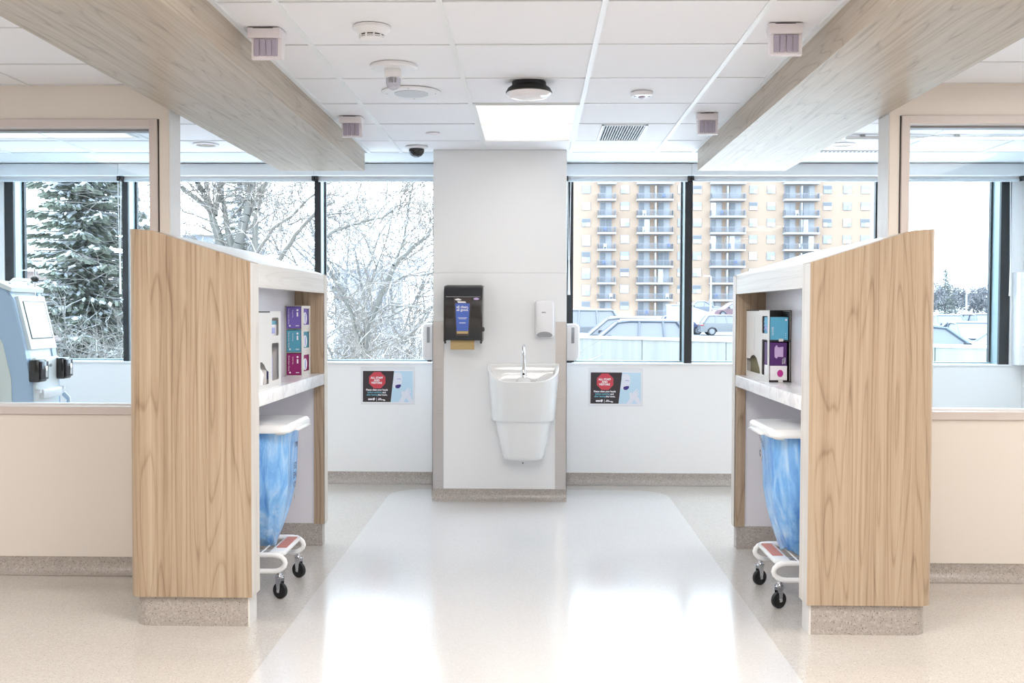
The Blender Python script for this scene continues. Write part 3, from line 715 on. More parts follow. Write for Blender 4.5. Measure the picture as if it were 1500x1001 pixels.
# ------------------------------------------------------------------ towel dispenser
td = empty('towel_dispenser', (-.49, 7.25, 1.15), 'glossy black roll towel dispenser with brown paper hanging out', 'dispenser')
x0, x1 = -.622, -.354; yb = 7.249; yf = 7.05
prof = [(yb, 1.150), (yf+.01, 1.150), (yf, 1.165), (yf+.004, 1.40), (yf+.012, 1.465), (yf+.03, 1.505), (yf+.06, 1.527), (yf+.11, 1.535), (yb, 1.535)]
m = BM(); prism(m, prof, x0+.012, x1-.012, 'YZ'); obj('case', m, M_blackp, td, smooth=50)
for a, s in ((x0, 1), (x1, -1)):
    pr = [(yb, 1.15), (yf-.006, 1.14), (yf-.008, 1.16), (yf-.002, 1.42), (yf+.012, 1.485), (yf+.04, 1.520), (yf+.10, 1.53), (yb, 1.53)]
    m = BM(); prism(m, pr, a, a+s*.014, 'YZ'); bx(m, a+s*.004, a+s*.016, yf+.002, yf+.02, 1.128, 1.15); obj('side_rib', m, M_blackp, td, smooth=50)
obj('crease', box(x0+.016, x1-.016, yf-.002, yf+.004, 1.448, 1.452), M_greyp, td)
M_blue = mat('blue_insert_card', srgb(72, 104, 192), .4); M_smoke = mat('smoked_window', srgb(70, 62, 62), .12)
xm = -.492
def tz(z0_, z1_, w0, w1, y): return [(xm-w0, z0_), (xm+w0, z0_), (xm+w1, z1_), (xm-w1, z1_)]
m = BM(); prism(m, tz(1.180, 1.445, .045, .062, 0), yf-.0035, yf+.001); wv = obj('smoked_window', m, M_smoke, td)
m = BM(); prism(m, tz(1.215, 1.405, .040, .050, 0), yf-.0050, yf-.0036); obj('blue_insert', m, M_blue, wv)
m = BM(); prism(m, tz(1.196, 1.213, .038, .040, 0), yf-.0050, yf-.0036); obj('paper_strip', m, M_kraft, wv)
text('all clean.', .024, (xm, yf-.0056, 1.380), ROT_F, M_sh, wv, bold=.0006)
text('all good.', .024, (xm, yf-.0056, 1.360), ROT_F, M_sh, wv, bold=.0006)
m = BM(); bx(m, xm-.032, xm+.032, yf-.0056, yf-.005, 1.304, 1.307); bx(m, xm-.025, xm+.025, yf-.0056, yf-.005, 1.297, 1.300); bx(m, xm-.022, xm+.022, yf-.0056, yf-.005, 1.268, 1.273)
prism(m, [(xm-.055, 1.432), (xm-.03, 1.440), (xm-.005, 1.430), (xm-.02, 1.424), (xm-.045, 1.426)], yf-.0056, yf-.005); prism(m, [(xm-.038, 1.420), (xm+.02, 1.418), (xm+.026, 1.408), (xm-.03, 1.408)], yf-.0056, yf-.005)
obj('printed_mark', m, M_sh, wv, kind='stuff')
m = BM(); prism(m, [(xm+.095+.020*math.cos(q*PI/8), 1.436+.008*math.sin(q*PI/8)) for q in range(16)], yf-.003, yf+.002); obj('oval_badge', m, M_lil, td)
m = BM(); lathe(m, (x1-.001, yf+.07, 1.225), [(.016, 0), (.016, .006), (.010, .012)], 14, 'X'); obj('turn_knob', m, M_blackp, td)
m = BM(); n = 12
rings = [[(xm-.085+.0, yf+.03+.004*math.sin(k), 1.16-.075*k/n), (xm+.080, yf+.03+.004*math.sin(k), 1.16-.075*k/n), (xm+.080, yf+.032+.004*math.sin(k), 1.16-.075*k/n), (xm-.085, yf+.032+.004*math.sin(k), 1.16-.075*k/n)] for k in range(n+1)]
ring_loft(m, rings); obj('paper_towel', m, M_kraft, td)

# ------------------------------------------------------------------ soap dispensers
so = empty('soap_dispenser', (.073, 7.25, 1.165), 'white wall soap dispenser with grey push lens right of the tap', 'dispenser')
m = BM(); rings = []
for y, i_ in ((7.249, 0), (7.19, 0), (7.165, .004), (7.155, .014)): rings.append([(x, y, z) for x, z in rrect(.006+i_, .142-i_, 1.165+i_, 1.428-i_, .022, 5)])
ring_loft(m, rings); obj('body', m, M_plastic, so, smooth=45)
m = BM(); prism(m, [(.074+.055*math.cos(math.radians(a)), 1.183+.026*math.sin(math.radians(a))) for a in range(0, 181, 15)]+[(.021, 1.178), (.035, 1.171), (.113, 1.171), (.127, 1.178)], 7.150, 7.16); obj('push_lens', m, M_greyp, so)
text('care', .016, (.068, 7.1545, 1.345), ROT_F, M_greyp, so, bold=.0008)
for s, xx, lab in ((-1, cx0-.003, 'white sanitiser dispenser on the left flank of the column'), (1, cx1+.003, 'white sanitiser dispenser on the right flank of the column')):
    d = empty('sanitiser_dispenser', (xx, 7.52, .99), lab, 'dispenser', 'sanitiser dispensers on the column flanks')
    m = BM(); rings = []
    for x_, i_ in ((0, .0), (.07, 0), (.090, .008), (.100, .025)): rings.append([(xx+s*x_, y, z) for y, z in rrect(7.455+i_, 7.575-i_, .992+i_, 1.262-i_, .022, 5)])
    ring_loft(m, rings); obj('body', m, M_plastic, d, smooth=45)
    obj('sight_slot', box(xx+s*.040, xx+s*.062, 7.452, 7.456, 1.12, 1.235, bev=.002), M_greyp, d)
    obj('nozzle', box(xx+s*.03, xx+s*.06, 7.48, 7.52, .980, .993), M_rubber, d)

# ------------------------------------------------------------------ posters
M_pblk = mat('poster_black', srgb(54, 46, 52), .35); M_pred = mat('poster_red', srgb(204, 70, 84), .35); M_pblu = mat('poster_light_blue', srgb(192, 220, 238), .35)
M_ptxt = mat('poster_teal_text', srgb(110, 178, 196), .4); M_sleeve = mat('poster_sleeve', srgb(228, 230, 234), .15); M_mouth = mat('poster_purple', srgb(62, 46, 128), .4)
M_skin = mat('poster_white_figure', srgb(226, 228, 240), .4)
def poster(side, x0, z0):
    X = lambda px: x0+(px-300)/1500*160*.005317; Z = lambda py: z0-(py-208)/1500*160*.005317
    r = empty('hand_hygiene_poster', (x0+.2, 7.984, z0-.25), 'hand hygiene poster with red octagon on the wall panel %s of the column' % side, 'poster', 'posters under the windows')
    Y = 7.983
    def lay(name, poly, m_, d, par=None): return obj(name, prism(BM(), [(X(a), Z(b)) for a, b in poly], Y-d, Y-d+.0008), m_, par or r, smooth=0)
    lay('sleeve', [(270, 150), (1015, 150), (1015, 672), (270, 672)], M_sleeve, .001)
    lay('sheet', [(290, 198), (1000, 198), (1000, 655), (290, 655)], M_sh, .0018)
    lay('blue_field', [(730, 210), (990, 210), (990, 640), (683, 640)], M_pblu, .0026)
    bk = lay('black_field', [(300, 208), (732, 208), (683, 638), (297, 638)], M_pblk, .0026)
    lay('octagon', [(498+122*math.cos(math.radians(22.5+45*k)), 336+122*math.sin(math.radians(22.5+45*k))) for k in range(8)], M_pred, .0034)
    k = 160*.005317/1500
    def tx(s_, cx, cy_, h, m_, bold=.0005, sx_=1.0): text(s_, h*k*1.22, (X(cx), Y-.0042, Z(cy_)), ROT_F, m_, r, bold=bold, sx=sx_)
    tx('ALL STAFF', 492, 304, 30, M_sh, .0009); tx('AND', 492, 339, 30, M_sh, .0009); tx('VISITORS', 490, 374, 30, M_sh, .0009)
    tx('Please clean your hands', 494, 470, 28, M_sh, .0007, .92)
    tx('before entering', 462, 504, 28, M_ptxt, .0005, .92); tx('and', 594, 505, 28, M_sh, .0007, .92)
    tx('after leaving', 428, 538, 28, M_ptxt, .0005, .92); tx('the room.', 574, 539, 28, M_sh, .0007, .92)
    m = BM()
    def fl_(poly, d=.0042): prism(m, [(X(a), Z(b)) for a, b in poly], Y-d, Y-d+.0006)
    fl_([(372, 590), (430, 590), (430, 612), (372, 612)]); fl_([(436, 584), (462, 578), (468, 600), (452, 618), (434, 612)]); fl_([(486, 578), (490, 578), (490, 626), (486, 626)])
    fl_([(512, 588), (545, 584), (560, 596), (512, 596)]); fl_([(506, 602), (600, 602), (612, 616), (590, 624), (580, 612), (506, 612)])
    obj('emblem', m, M_sh, r, smooth=0)
    lay('face', [(735, 232), (800, 228), (838, 250), (848, 330), (830, 395), (800, 445), (745, 440), (712, 430), (722, 330)], M_skin, .0034)
    lay('mouth', [(752, 405), (790, 395), (824, 393), (826, 420), (800, 446), (765, 448), (747, 430)], M_mouth, .0042)
    lay('eye_line', [(772, 318), (800, 310), (828, 322), (826, 328), (798, 320), (772, 326)], M_lilw, .0042)
    lay('hand', [(785, 645), (840, 565), (830, 490), (850, 480), (868, 498), (935, 430), (945, 440), (905, 495), (960, 450), (968, 462), (920, 515), (965, 485), (970, 498), (925, 545), (890, 590), (860, 645)], M_skin, .0034)
    lay('hand', [(945, 645), (905, 590), (865, 560), (842, 515), (868, 500), (930, 520), (965, 560), (992, 630), (990, 645)], M_skin, .0040)
poster('left', -1.337, .882); poster('right', .444, .877)

# ------------------------------------------------------------------ ceiling devices
def disc(name, x, y, prof, m_, lab, cat, group=None, parts=()):
    r = empty(name, (x, y, H), lab, cat, group)
    obj('housing', lathe(BM(), (x, y, H), [(a, -b) for a, b in prof], 32), m_, r, smooth=40)
    return r
sd = disc('smoke_detector', -.652, 4.12, [(.075, 0), (.075, .012), (.062, .020), (.055, .030), (.052, .033)], M_plastic, 'white smoke detector nearest the camera on the ceiling', 'detector')
obj('vent_gap', lathe(BM(), (-.652, 4.12, H-.033), [(.046, 0), (.046, -.012)], 28), M_dark, sd)
for k in range(10): a = 2*PI*k/10; obj('vent_rib', box(-.652+.049*math.cos(a)-.003, -.652+.049*math.cos(a)+.003, 4.12+.049*math.sin(a)-.003, 4.12+.049*math.sin(a)+.003, H-.047, H-.03), M_plastic, sd)
obj('cap', lathe(BM(), (-.652, 4.12, H-.045), [(.050, 0), (.048, -.006), (.036, -.013), (.012, -.016)], 28), M_plastic, sd)
m = lathe(BM(), (-.652, 4.12, H-.0385), [(.050, 0), (.051, -.002), (.050, -.004)], 28); obj('middle_ring', m, M_plastic, sd)

st = disc('strobe_alarm', -.652, 4.77, [(.108, 0), (.108, .010), (.100, .018), (.03, .020)], M_plastic, 'white round fire strobe with clear dome on the ceiling', 'alarm')
obj('block', box(-.652-.040, -.652+.034, 4.73, 4.80, H-.060, H-.018, bev=.006), M_plastic, st)
M_clear = mat('clear_strobe_dome', srgb(206, 206, 222), .05, spec=.8, alpha=.75)
obj('strobe_dome', lathe(BM(), (-.655, 4.765, H-.055), [(.034, 0), (.034, -.025), (.028, -.045), (.012, -.054)], 20), M_clear, st)
m = BM(); bx(m, -.675, -.635, 4.735, 4.75, H-.072, H-.060)
for q in range(3): bx(m, -.672+.014*q, -.664+.014*q, 4.728, 4.733, H-.085, H-.062)
obj('strobe_tube', m, M_greyp, st)
sp = disc('ceiling_speaker', -.640, 5.34, [(.152, 0), (.152, .003), (.145, .008), (.100, .008)], M_plastic, 'flat white round speaker grille behind the strobe', 'speaker')
obj('grille', lathe(BM(), (-.640, 5.34, H-.008), [(.088, 0), (.088, -.003), (.02, -.0045)], 32), mat('speaker_grille', srgb(206, 210, 216), .6), sp)
for k in range(4): a = PI/2*k; obj('screw', lathe(BM(), (-.640+.125*math.cos(a), 5.34+.125*math.sin(a), H-.008), [(.004, 0), (.004, -.001)], 8), M_greyp, sp)
disc('sprinkler_cover', -.649, 6.56, [(.045, 0), (.045, .004), (.040, .007)], M_plasticm, 'small plain white disc on the ceiling behind the speaker', 'cover')
cmr = disc('dome_camera', -.815, 7.10, [(.078, 0), (.078, .010), (.062, .016)], M_plastic, 'small black dome security camera near the window', 'camera')
obj('dome', lathe(BM(), (-.815, 7.10, H-.014), [(.052, 0), (.054, -.012), (.050, -.030), (.036, -.048), (.014, -.058)], 24), M_blackp, cmr)
ap = empty('wireless_access_point', (-.028, 5.12, H), 'round ceiling unit with black rim and white glossy face', 'access point')
obj('mount', lathe(BM(), (-.028, 5.12, H), [(.085, 0), (.085, -.016), (.105, -.030)], 32), M_rubber, ap)
obj('rim', lathe(BM(), (-.028, 5.12, H-.020), [(.085, 0), (.105, -.010), (.116, -.030), (.114, -.034)], 40), M_rubber, ap)
obj('face', lathe(BM(), (-.028, 5.12, H-.052), [(.113, 0), (.113, -.006), (.098, -.018), (.06, -.024), (.01, -.026)], 40), mat('glossy_white_face', srgb(238, 234, 236), .12), ap)
oc = disc('occupancy_sensor', .556, 5.36, [(.057, 0), (.057, .012), (.050, .020), (.02, .022)], M_plastic, 'small white round occupancy sensor left of the right beam', 'sensor')
obj('lens', lathe(BM(), (.556, 5.36, H-.020), [(.020, 0), (.018, -.006), (.008, -.010)], 16), M_lens, oc)
for x in (.52, .592): obj('indicator', lathe(BM(), (x, 5.352, H-.018), [(.008, 0), (.007, -.005)], 10), M_greyp, oc)
# boxed curtain-lens detectors
lens_lab = {(-1, 0): 'boxy ribbed-lens detector beside the left beam, nearer one', (-1, 1): 'boxy ribbed-lens detector beside the left beam, farther one',
            (1, 0): 'boxy ribbed-lens detector beside the right beam, nearer one', (1, 1): 'boxy ribbed-lens detector beside the right beam, farther one'}
for s, i_, x0, x1, y in ((-1, 0, -1.150, -1.020, 4.13), (-1, 1, -1.135, -1.010, 5.99), (1, 0, .925, 1.055, 4.09), (1, 1, .928, 1.050, 5.91)):
    r = empty('lens_detector', ((x0+x1)/2, y+.05, H), lens_lab[(s, i_)], 'detector', 'boxy ceiling detectors by the beams')
    m = BM(); prism(m, [(y+.01, H), (y+.01, H-.118), (y+.022, H-.122), (y+.045, H-.118), (y+.075, H-.03), (y+.10, H)], x0+.008, x1, 'YZ'); obj('housing', m, M_plasticm, r)
    obj('brow', box(x0-.004, x1-.002, y-.014, y+.016, H-.040, H-.001, bev=.002), M_plasticm, r)
    w4 = (x1-x0-.03)/4
    for k in range(4): obj('lens_segment', box(x0+.016+w4*k+.002, x0+.016+w4*(k+1)-.002, y+.002, y+.012, H-.110, H-.042, bev=.0015, seg=1), M_lens, r)
    obj('seam_line', box(x0+.02, x1-.03, y-.0145, y-.0135, H-.0045, H-.002), M_shadow, r)
# ceiling light panels
def lightpanel(x0, x1, y0, y1, lab, z=H, fw=.016):
    r = empty('ceiling_light', ((x0+x1)/2, (y0+y1)/2, z), lab, 'light')
    m = BM(); bx(m, x0, x1, y0, y0+fw, z-.004, z+.02); bx(m, x0, x1, y1-fw, y1, z-.004, z+.02); bx(m, x0, x0+fw, y0+fw, y1-fw, z-.004, z+.02); bx(m, x1-fw, x1, y0+fw, y1-fw, z-.004, z+.02)
    obj('frame', m, M_bar, r); obj('diffuser', box(x0+fw, x1-fw, y0+fw, y1-fw, z+.004, z+.012), M_light, r)
lightpanel(-.340, .246, 5.656, 6.859, 'bright square ceiling light panel in front of the white column')
lightpanel(1.962, 2.55, 3.53, 4.12, 'ceiling light panel right of the right beam near the top edge')
lightpanel(-3.75, -2.60, 6.40, 6.72, 'long narrow ceiling light seen through the left glass', z=H-.004)
# ventilation grille
v = empty('air_vent', (.55, 6.56, H), 'grey slatted square air vent in the ceiling right of the light', 'vent')
x0, x1, y0, y1 = .412, .692, 6.285, 6.85
m = BM(); bx(m, .27, x0, 6.27, 6.857, H+.002, H+.02); bx(m, x1, .857, 6.27, 6.857, H+.002, H+.02); obj('infill_tile', m, M_tile, v)
m = BM(); bx(m, x0, x0+.012, y0, y1, H-.003, H+.02); bx(m, x1-.012, x1, y0, y1, H-.003, H+.02); bx(m, x0, x1, y0, y0+.012, H-.003, H+.02); bx(m, x0, x1, y1-.012, y1, H-.003, H+.02); obj('frame', m, M_bar, v)
obj('cavity', box(x0+.01, x1-.01, y0+.01, y1-.01, H+.016, H+.02), mat('vent_cavity', srgb(96, 98, 104), .8), v)
M_slat = mat('vent_slat', srgb(176, 178, 184), .5)
for k in range(16):
    x = x0+.018+k*(x1-x0-.036)/15; obj('slat', box(x-.004, x+.004, y0+.012, y1-.012, H+.000, H+.012), M_slat, v)
v2 = empty('air_diffuser', (2.15, 7.2, H), 'slim slotted air outlet beyond the right beam', 'vent')
m = BM(); bx(m, 1.95, 2.55, 7.29, 7.335, H-.004, H+.002); obj('frame', m, M_bar, v2)
for k in range(20): x = 1.96+k*.029; obj('slot', box(x, x+.016, 7.295, 7.330, H-.0055, H-.0035), M_dark, v2)
v3 = empty('curtain_track', (2.5, 6.65, H), 'white curtain track on the ceiling seen through the right glass', 'curtain track')
obj('rail', box(2.0, 3.4, 6.64, 6.67, H-.03, H-.004, bev=.003), M_bar, v3)
for x in (2.1, 2.7, 3.3): obj('bracket', box(x-.015, x+.015, 6.63, 6.68, H-.012, H), M_greyp, v3)
# recessed downlights
M_bulb = mat('downlight_reflector', srgb(196, 176, 160), .2, .7)
for x, y, sd_ in ((-2.248, 7.0, 'left'), (2.083, 7.02, 'right')):
    r = empty('downlight', (x, y, H), 'small round recessed downlight beyond the %s beam' % sd_, 'downlight', 'recessed downlights by the window')
    obj('trim_ring', lathe(BM(), (x, y, H+.002), [(.088, 0), (.088, -.006), (.080, -.008), (.066, -.008)], 28), M_plastic, r)
    obj('reflector', lathe(BM(), (x, y, H-.006), [(.066, 0), (.062, -.001), (.03, -.0014)], 24), M_bulb, r)

# ------------------------------------------------------------------ dialysis machine behind the left glass
M_dblue = mat('pale_blue_enamel', srgb(176, 200, 226), .3); M_cream = mat('cream_enamel', srgb(222, 228, 224), .35); M_screen = mat('grey_white_screen', srgb(214, 222, 226), .12)
M_bezel = mat('white_bezel', srgb(232, 238, 240), .3); M_clip = mat('pale_clip', srgb(190, 208, 224), .3)
dm = empty('dialysis_machine', (-3.41, 6.52, 0), 'pale blue and white dialysis machine standing behind the left glass', 'machine', rz=math.radians(90))
def D(name, bm, m_, par=dm, **k): return obj(name, bm, m_, par, world=False, **k)
hw = .205
fp = [(.26, .06), (-.22, .06), (-.26, .12), (-.27, .60), (-.26, .95), (-.235, 1.12), (-.165, 1.42), (-.13, 1.475), (-.05, 1.50), (.12, 1.49), (.20, 1.44), (.25, 1.30), (.28, .9)]
def scaled(f, c=(0, .78)): return [((y-c[0])*f+c[0], (z-c[1])*f+c[1]) for y, z in fp]
for s in (-1, 1):
    m = BM(); prism(m, fp, s*hw, s*(hw-.055), 'YZ'); bmesh.ops.bevel(m, geom=[e for e in m.edges], offset=.008, segments=2, affect='EDGES'); D('side_shell', m, M_dblue)
    m = BM(); prism(m, [(.22, .12), (-.12, .12), (-.155, .5), (-.150, .92), (-.10, 1.14), (.0, 1.30), (.20, 1.30), (.25, .9)], s*hw, s*(hw+.006), 'YZ'); D('side_inlay', m, M_cream)
D('core', prism(BM(), [((y*.97), z*.985+.01) for y, z in fp], -(hw-.055), hw-.055, 'YZ'), M_bezel)
D('top_cap', prism(BM(), [(-.155, 1.465), (-.06, 1.505), (.13, 1.498), (.21, 1.45), (.21, 1.47), (.12, 1.528), (-.06, 1.535), (-.16, 1.49)], -hw-.005, hw+.005, 'YZ'), M_bezel, smooth=60)
D('top_handle', tube(BM(), [(-.12, -.10, 1.52), (-.10, -.12, 1.545), (.10, -.12, 1.545), (.12, -.10, 1.52)], .010, 8), M_bezel)
# tilted screen on the front
def slab(bm, x0, x1, v0, v1, d0, d1):
    """box lying on the tilted front: v along the slope from (y=-.235,z=1.12) to (y=-.165,z=1.42)"""
    A = Vector((0, -.240, 1.12)); Bv = (Vector((0, -.168, 1.42))-A).normalized(); N = Vector((0, -Bv.z, Bv.y))
    vs = []
    for d in (d0, d1):
        for x, v_ in ((x0, v0), (x1, v0), (x1, v1), (x0, v1)): vs.append(bm.verts.new(A+Bv*v_+N*d+Vector((x, 0, 0))))
    for f in ((0, 1, 2, 3), (7, 6, 5, 4), (0, 4, 5, 1), (1, 5, 6, 2), (2, 6, 7, 3), (3, 7, 4, 0)): bm.faces.new([vs[i] for i in f])
    return bm
D('screen_bezel', slab(BM(), -.17, .17, -.02, .325, -.02, .018), M_bezel)
D('screen_frame', slab(BM(), -.135, .145, .045, .290, .015, .021), M_dark)
D('screen', slab(BM(), -.132, .130, .050, .285, .018, .024), M_screen)
D('lower_fascia', box(-.16, .16, -.283, -.255, .70, 1.05, bev=.01), M_bezel)
for s in (-1, 1):
    pm = D('pump_module', box(s*.17-.055, s*.17+.055, -.335, -.265, .90, 1.04, bev=.012), M_blackp)
    D('pump_door', box(s*.17-.045, s*.17+.045, -.350, -.335, .915, 1.03, bev=.006), mat('smoked_door', srgb(60, 56, 66), .1), pm)
    D('silver_latch', box(s*.17-.012, s*.17+.012, -.360, -.350, .93, 1.0, bev=.003), M_chrome, pm)
    D('fixing_knob', lathe(BM(), (s*.16, -.285, .84), [(.014, 0), (.012, -.03)], 12, 'Y'), M_plastic)
D('sensor_block', box(-.12, .13, -.315, -.28, .79, .85, bev=.008), M_plastic)
D('port_ring', lathe(BM(), (-.03, -.284, .99), [(.016, 0), (.014, -.008)], 14, 'Y'), M_greyp); D('port_ring', lathe(BM(), (.03, -.284, .995), [(.012, 0), (.010, -.008)], 14, 'Y'), M_greyp)
for x, c in ((-.05, 'blue'), (.04, 'red')):
    mc = mat(c+'_connector', srgb(60, 110, 200) if c == 'blue' else srgb(190, 50, 56), .3)
    D('hose_connector', tube(BM(), [(x-.022, -.30, .66), (x-.022, -.31, .70), (x+.022, -.31, .70), (x+.022, -.30, .66)], .009, 8), mc)
D('tube_clip', tube(BM(), [(.235, -.27, .80), (.25, -.30, .76), (.225, -.31, .72), (.255, -.32, .69), (.23, -.32, .65)], .016, 8), M_clip)
D('infusion_pole', tube(BM(), [(.15, -.13, 1.40), (.15, -.13, 1.62)], .008, 8), M_chrome)
D('pole_knob', lathe(BM(), (.15, -.13, 1.535), [(.012, 0), (.024, .010), (.024, .026), (.012, .036)], 12), M_rubber)
D('hook_arm', tube(BM(), [(.15, -.23, 1.63), (.15, -.22, 1.612), (.15, -.13, 1.618), (.15, -.04, 1.612), (.15, -.03, 1.63)], .004, 6), M_chrome)
for x, y in ((-.18, -.2), (.18, -.2), (-.18, .2), (.18, .2)): D('caster_wheel', lathe(BM(), (x-.014, y, .035), [(.033, 0), (.035, .003), (.035, .025), (.033, .028)], 16, 'X'), M_rubber)

# ================================================================== OUTDOORS
def ext(*c): return tuple(v*.34 for v in srgb(*c)[:3])+(1,)
M_snow = mat('fresh_snow', srgb(186, 188, 192), .7)
M_conc = mat('stained_concrete', rough=.85); nt = NT(M_conc)
_n = noise(nt, nt.coord((5, 5, .25)), 1.5, 4, 0, .6); nt.l(nt.ramp(_n, (.3, ext(206, 206, 196)), (.7, ext(228, 228, 220))), nt.b.inputs['Base Color'])
M_brick = mat('beige_brick', rough=.85); nt = NT(M_brick)
_b = nt.n('TexBrick'); _b.inputs['Scale'].default_value = 1; _b.inputs['Brick Width'].default_value = .5; _b.inputs['Row Height'].default_value = .2; _b.inputs['Mortar Size'].default_value = .015
_b.inputs['Color1'].default_value = ext(228, 196, 170); _b.inputs['Color2'].default_value = ext(220, 186, 158); _b.inputs['Mortar'].default_value = ext(228, 208, 190)
nt.l(nt.coord((1, 1, 1), (PI/2, 0, 0)), _b.inputs['Vector']); _n = noise(nt, nt.coord(), .25, 3)
nt.l(nt.mix(nt.math('MULTIPLY', _n, .5), _b.outputs['Color'], ext(228, 200, 176)), nt.b.inputs['Base Color'])
M_tfr = mat('grey_window_frame', ext(196, 200, 212), .5); M_tgl = mat('pale_blue_pane', ext(206, 208, 212), .4, spec=.2); M_tgl2 = mat('grey_blue_pane', ext(158, 162, 168), .4, spec=.2); M_tgl3 = mat('curtained_pane', srgb(190, 190, 192), .5)
M_rail = mat('grey_blue_railing', ext(176, 180, 190), .5); M_bslab = mat('white_balcony_slab', ext(240, 240, 242), .7)

g1 = obj('ground', box(-90, 1.0, 12, 260, -3.2, -3.0), M_snow, kind='structure')
g2 = obj('parking_deck', box(1.0, 140, 18.5, 166, -.8, -.6), mat('wet_grey_deck', ext(176, 180, 188), .6), kind='structure')
# parapet
pw = empty('parapet_wall', (5, 24, -3), 'long stained concrete parapet with snow cap in front of the cars', 'wall')
pa, pb = Vector((.9, 26.9)), Vector((11.5, 17.3)); dv = (pb-pa).normalized(); nv = Vector((-dv.y, dv.x))
def para(bm, t0, t1, off0, off1, z0, z1):
    q = [pa+dv*t0+nv*off0, pa+dv*t1+nv*off0, pa+dv*t1+nv*off1, pa+dv*t0+nv*off1]
    prism(bm, [(p.x, p.y) for p in q], z0, z1, 'XY'); return bm
Lp = (pb-pa).length
for k in range(6): obj('wall_panel', para(BM(), Lp*k/6+.01, Lp*(k+1)/6-.01, 0, .25, -3.2, .66), M_conc, pw)
obj('snow_cap', para(BM(), 0, Lp, -.03, .28, .66, .72), M_snow, pw)

# apartment tower
TY = 170.0; PX = TY/1500
tw = empty('apartment_tower', (31, 172, -.6), 'tall beige brick apartment tower with stacked white balconies behind the car park', 'building')
def tX(px): return at(px, 456, TY).x
def tZ(py): return at(1050, py, TY).z
X0, X1 = tX(800), tX(1273)
obj('brick_wall', box(X0, X1, TY, TY+22, -.6, tZ(225)), M_brick, tw)
obj('corner_return', box(X1, tX(1285), TY+1.0, TY+22, -.6, tZ(225)), mat('pale_corner_render', ext(244, 236, 228), .8), tw)
FL = 24.35; base_row = 293.8   # balcony slab line of the topmost visible storey
wins = [(824, 837), (851.6, 864.2), (908, 921), (991.5, 1004), (1014, 1026.5), (1096, 1108), (1122, 1134), (1204, 1216.5), (1233, 1245), (1259, 1272)]
bals = [(874, 901, [(878, 895)]), (931, 984, [(934.5, 951), (963, 979.5)]), (1038, 1089, [(1039.5, 1056), (1067, 1084)]), (1145, 1196, [(1147, 1163.5), (1174.5, 1191)])]
rn = random.Random(5)
ORD = ['first', 'second', 'third', 'fourth', 'fifth', 'sixth', 'seventh', 'eighth', 'ninth', 'tenth', 'eleventh', 'twelfth', 'thirteenth', 'fourteenth']
STK = ['leftmost', 'second', 'third', 'rightmost']; STO = ['topmost']+ORD[1:]
def tbox(bm, a, b, t, bt, y0, y1): return bx(bm, tX(a), tX(b), y0, y1, tZ(bt), tZ(t))
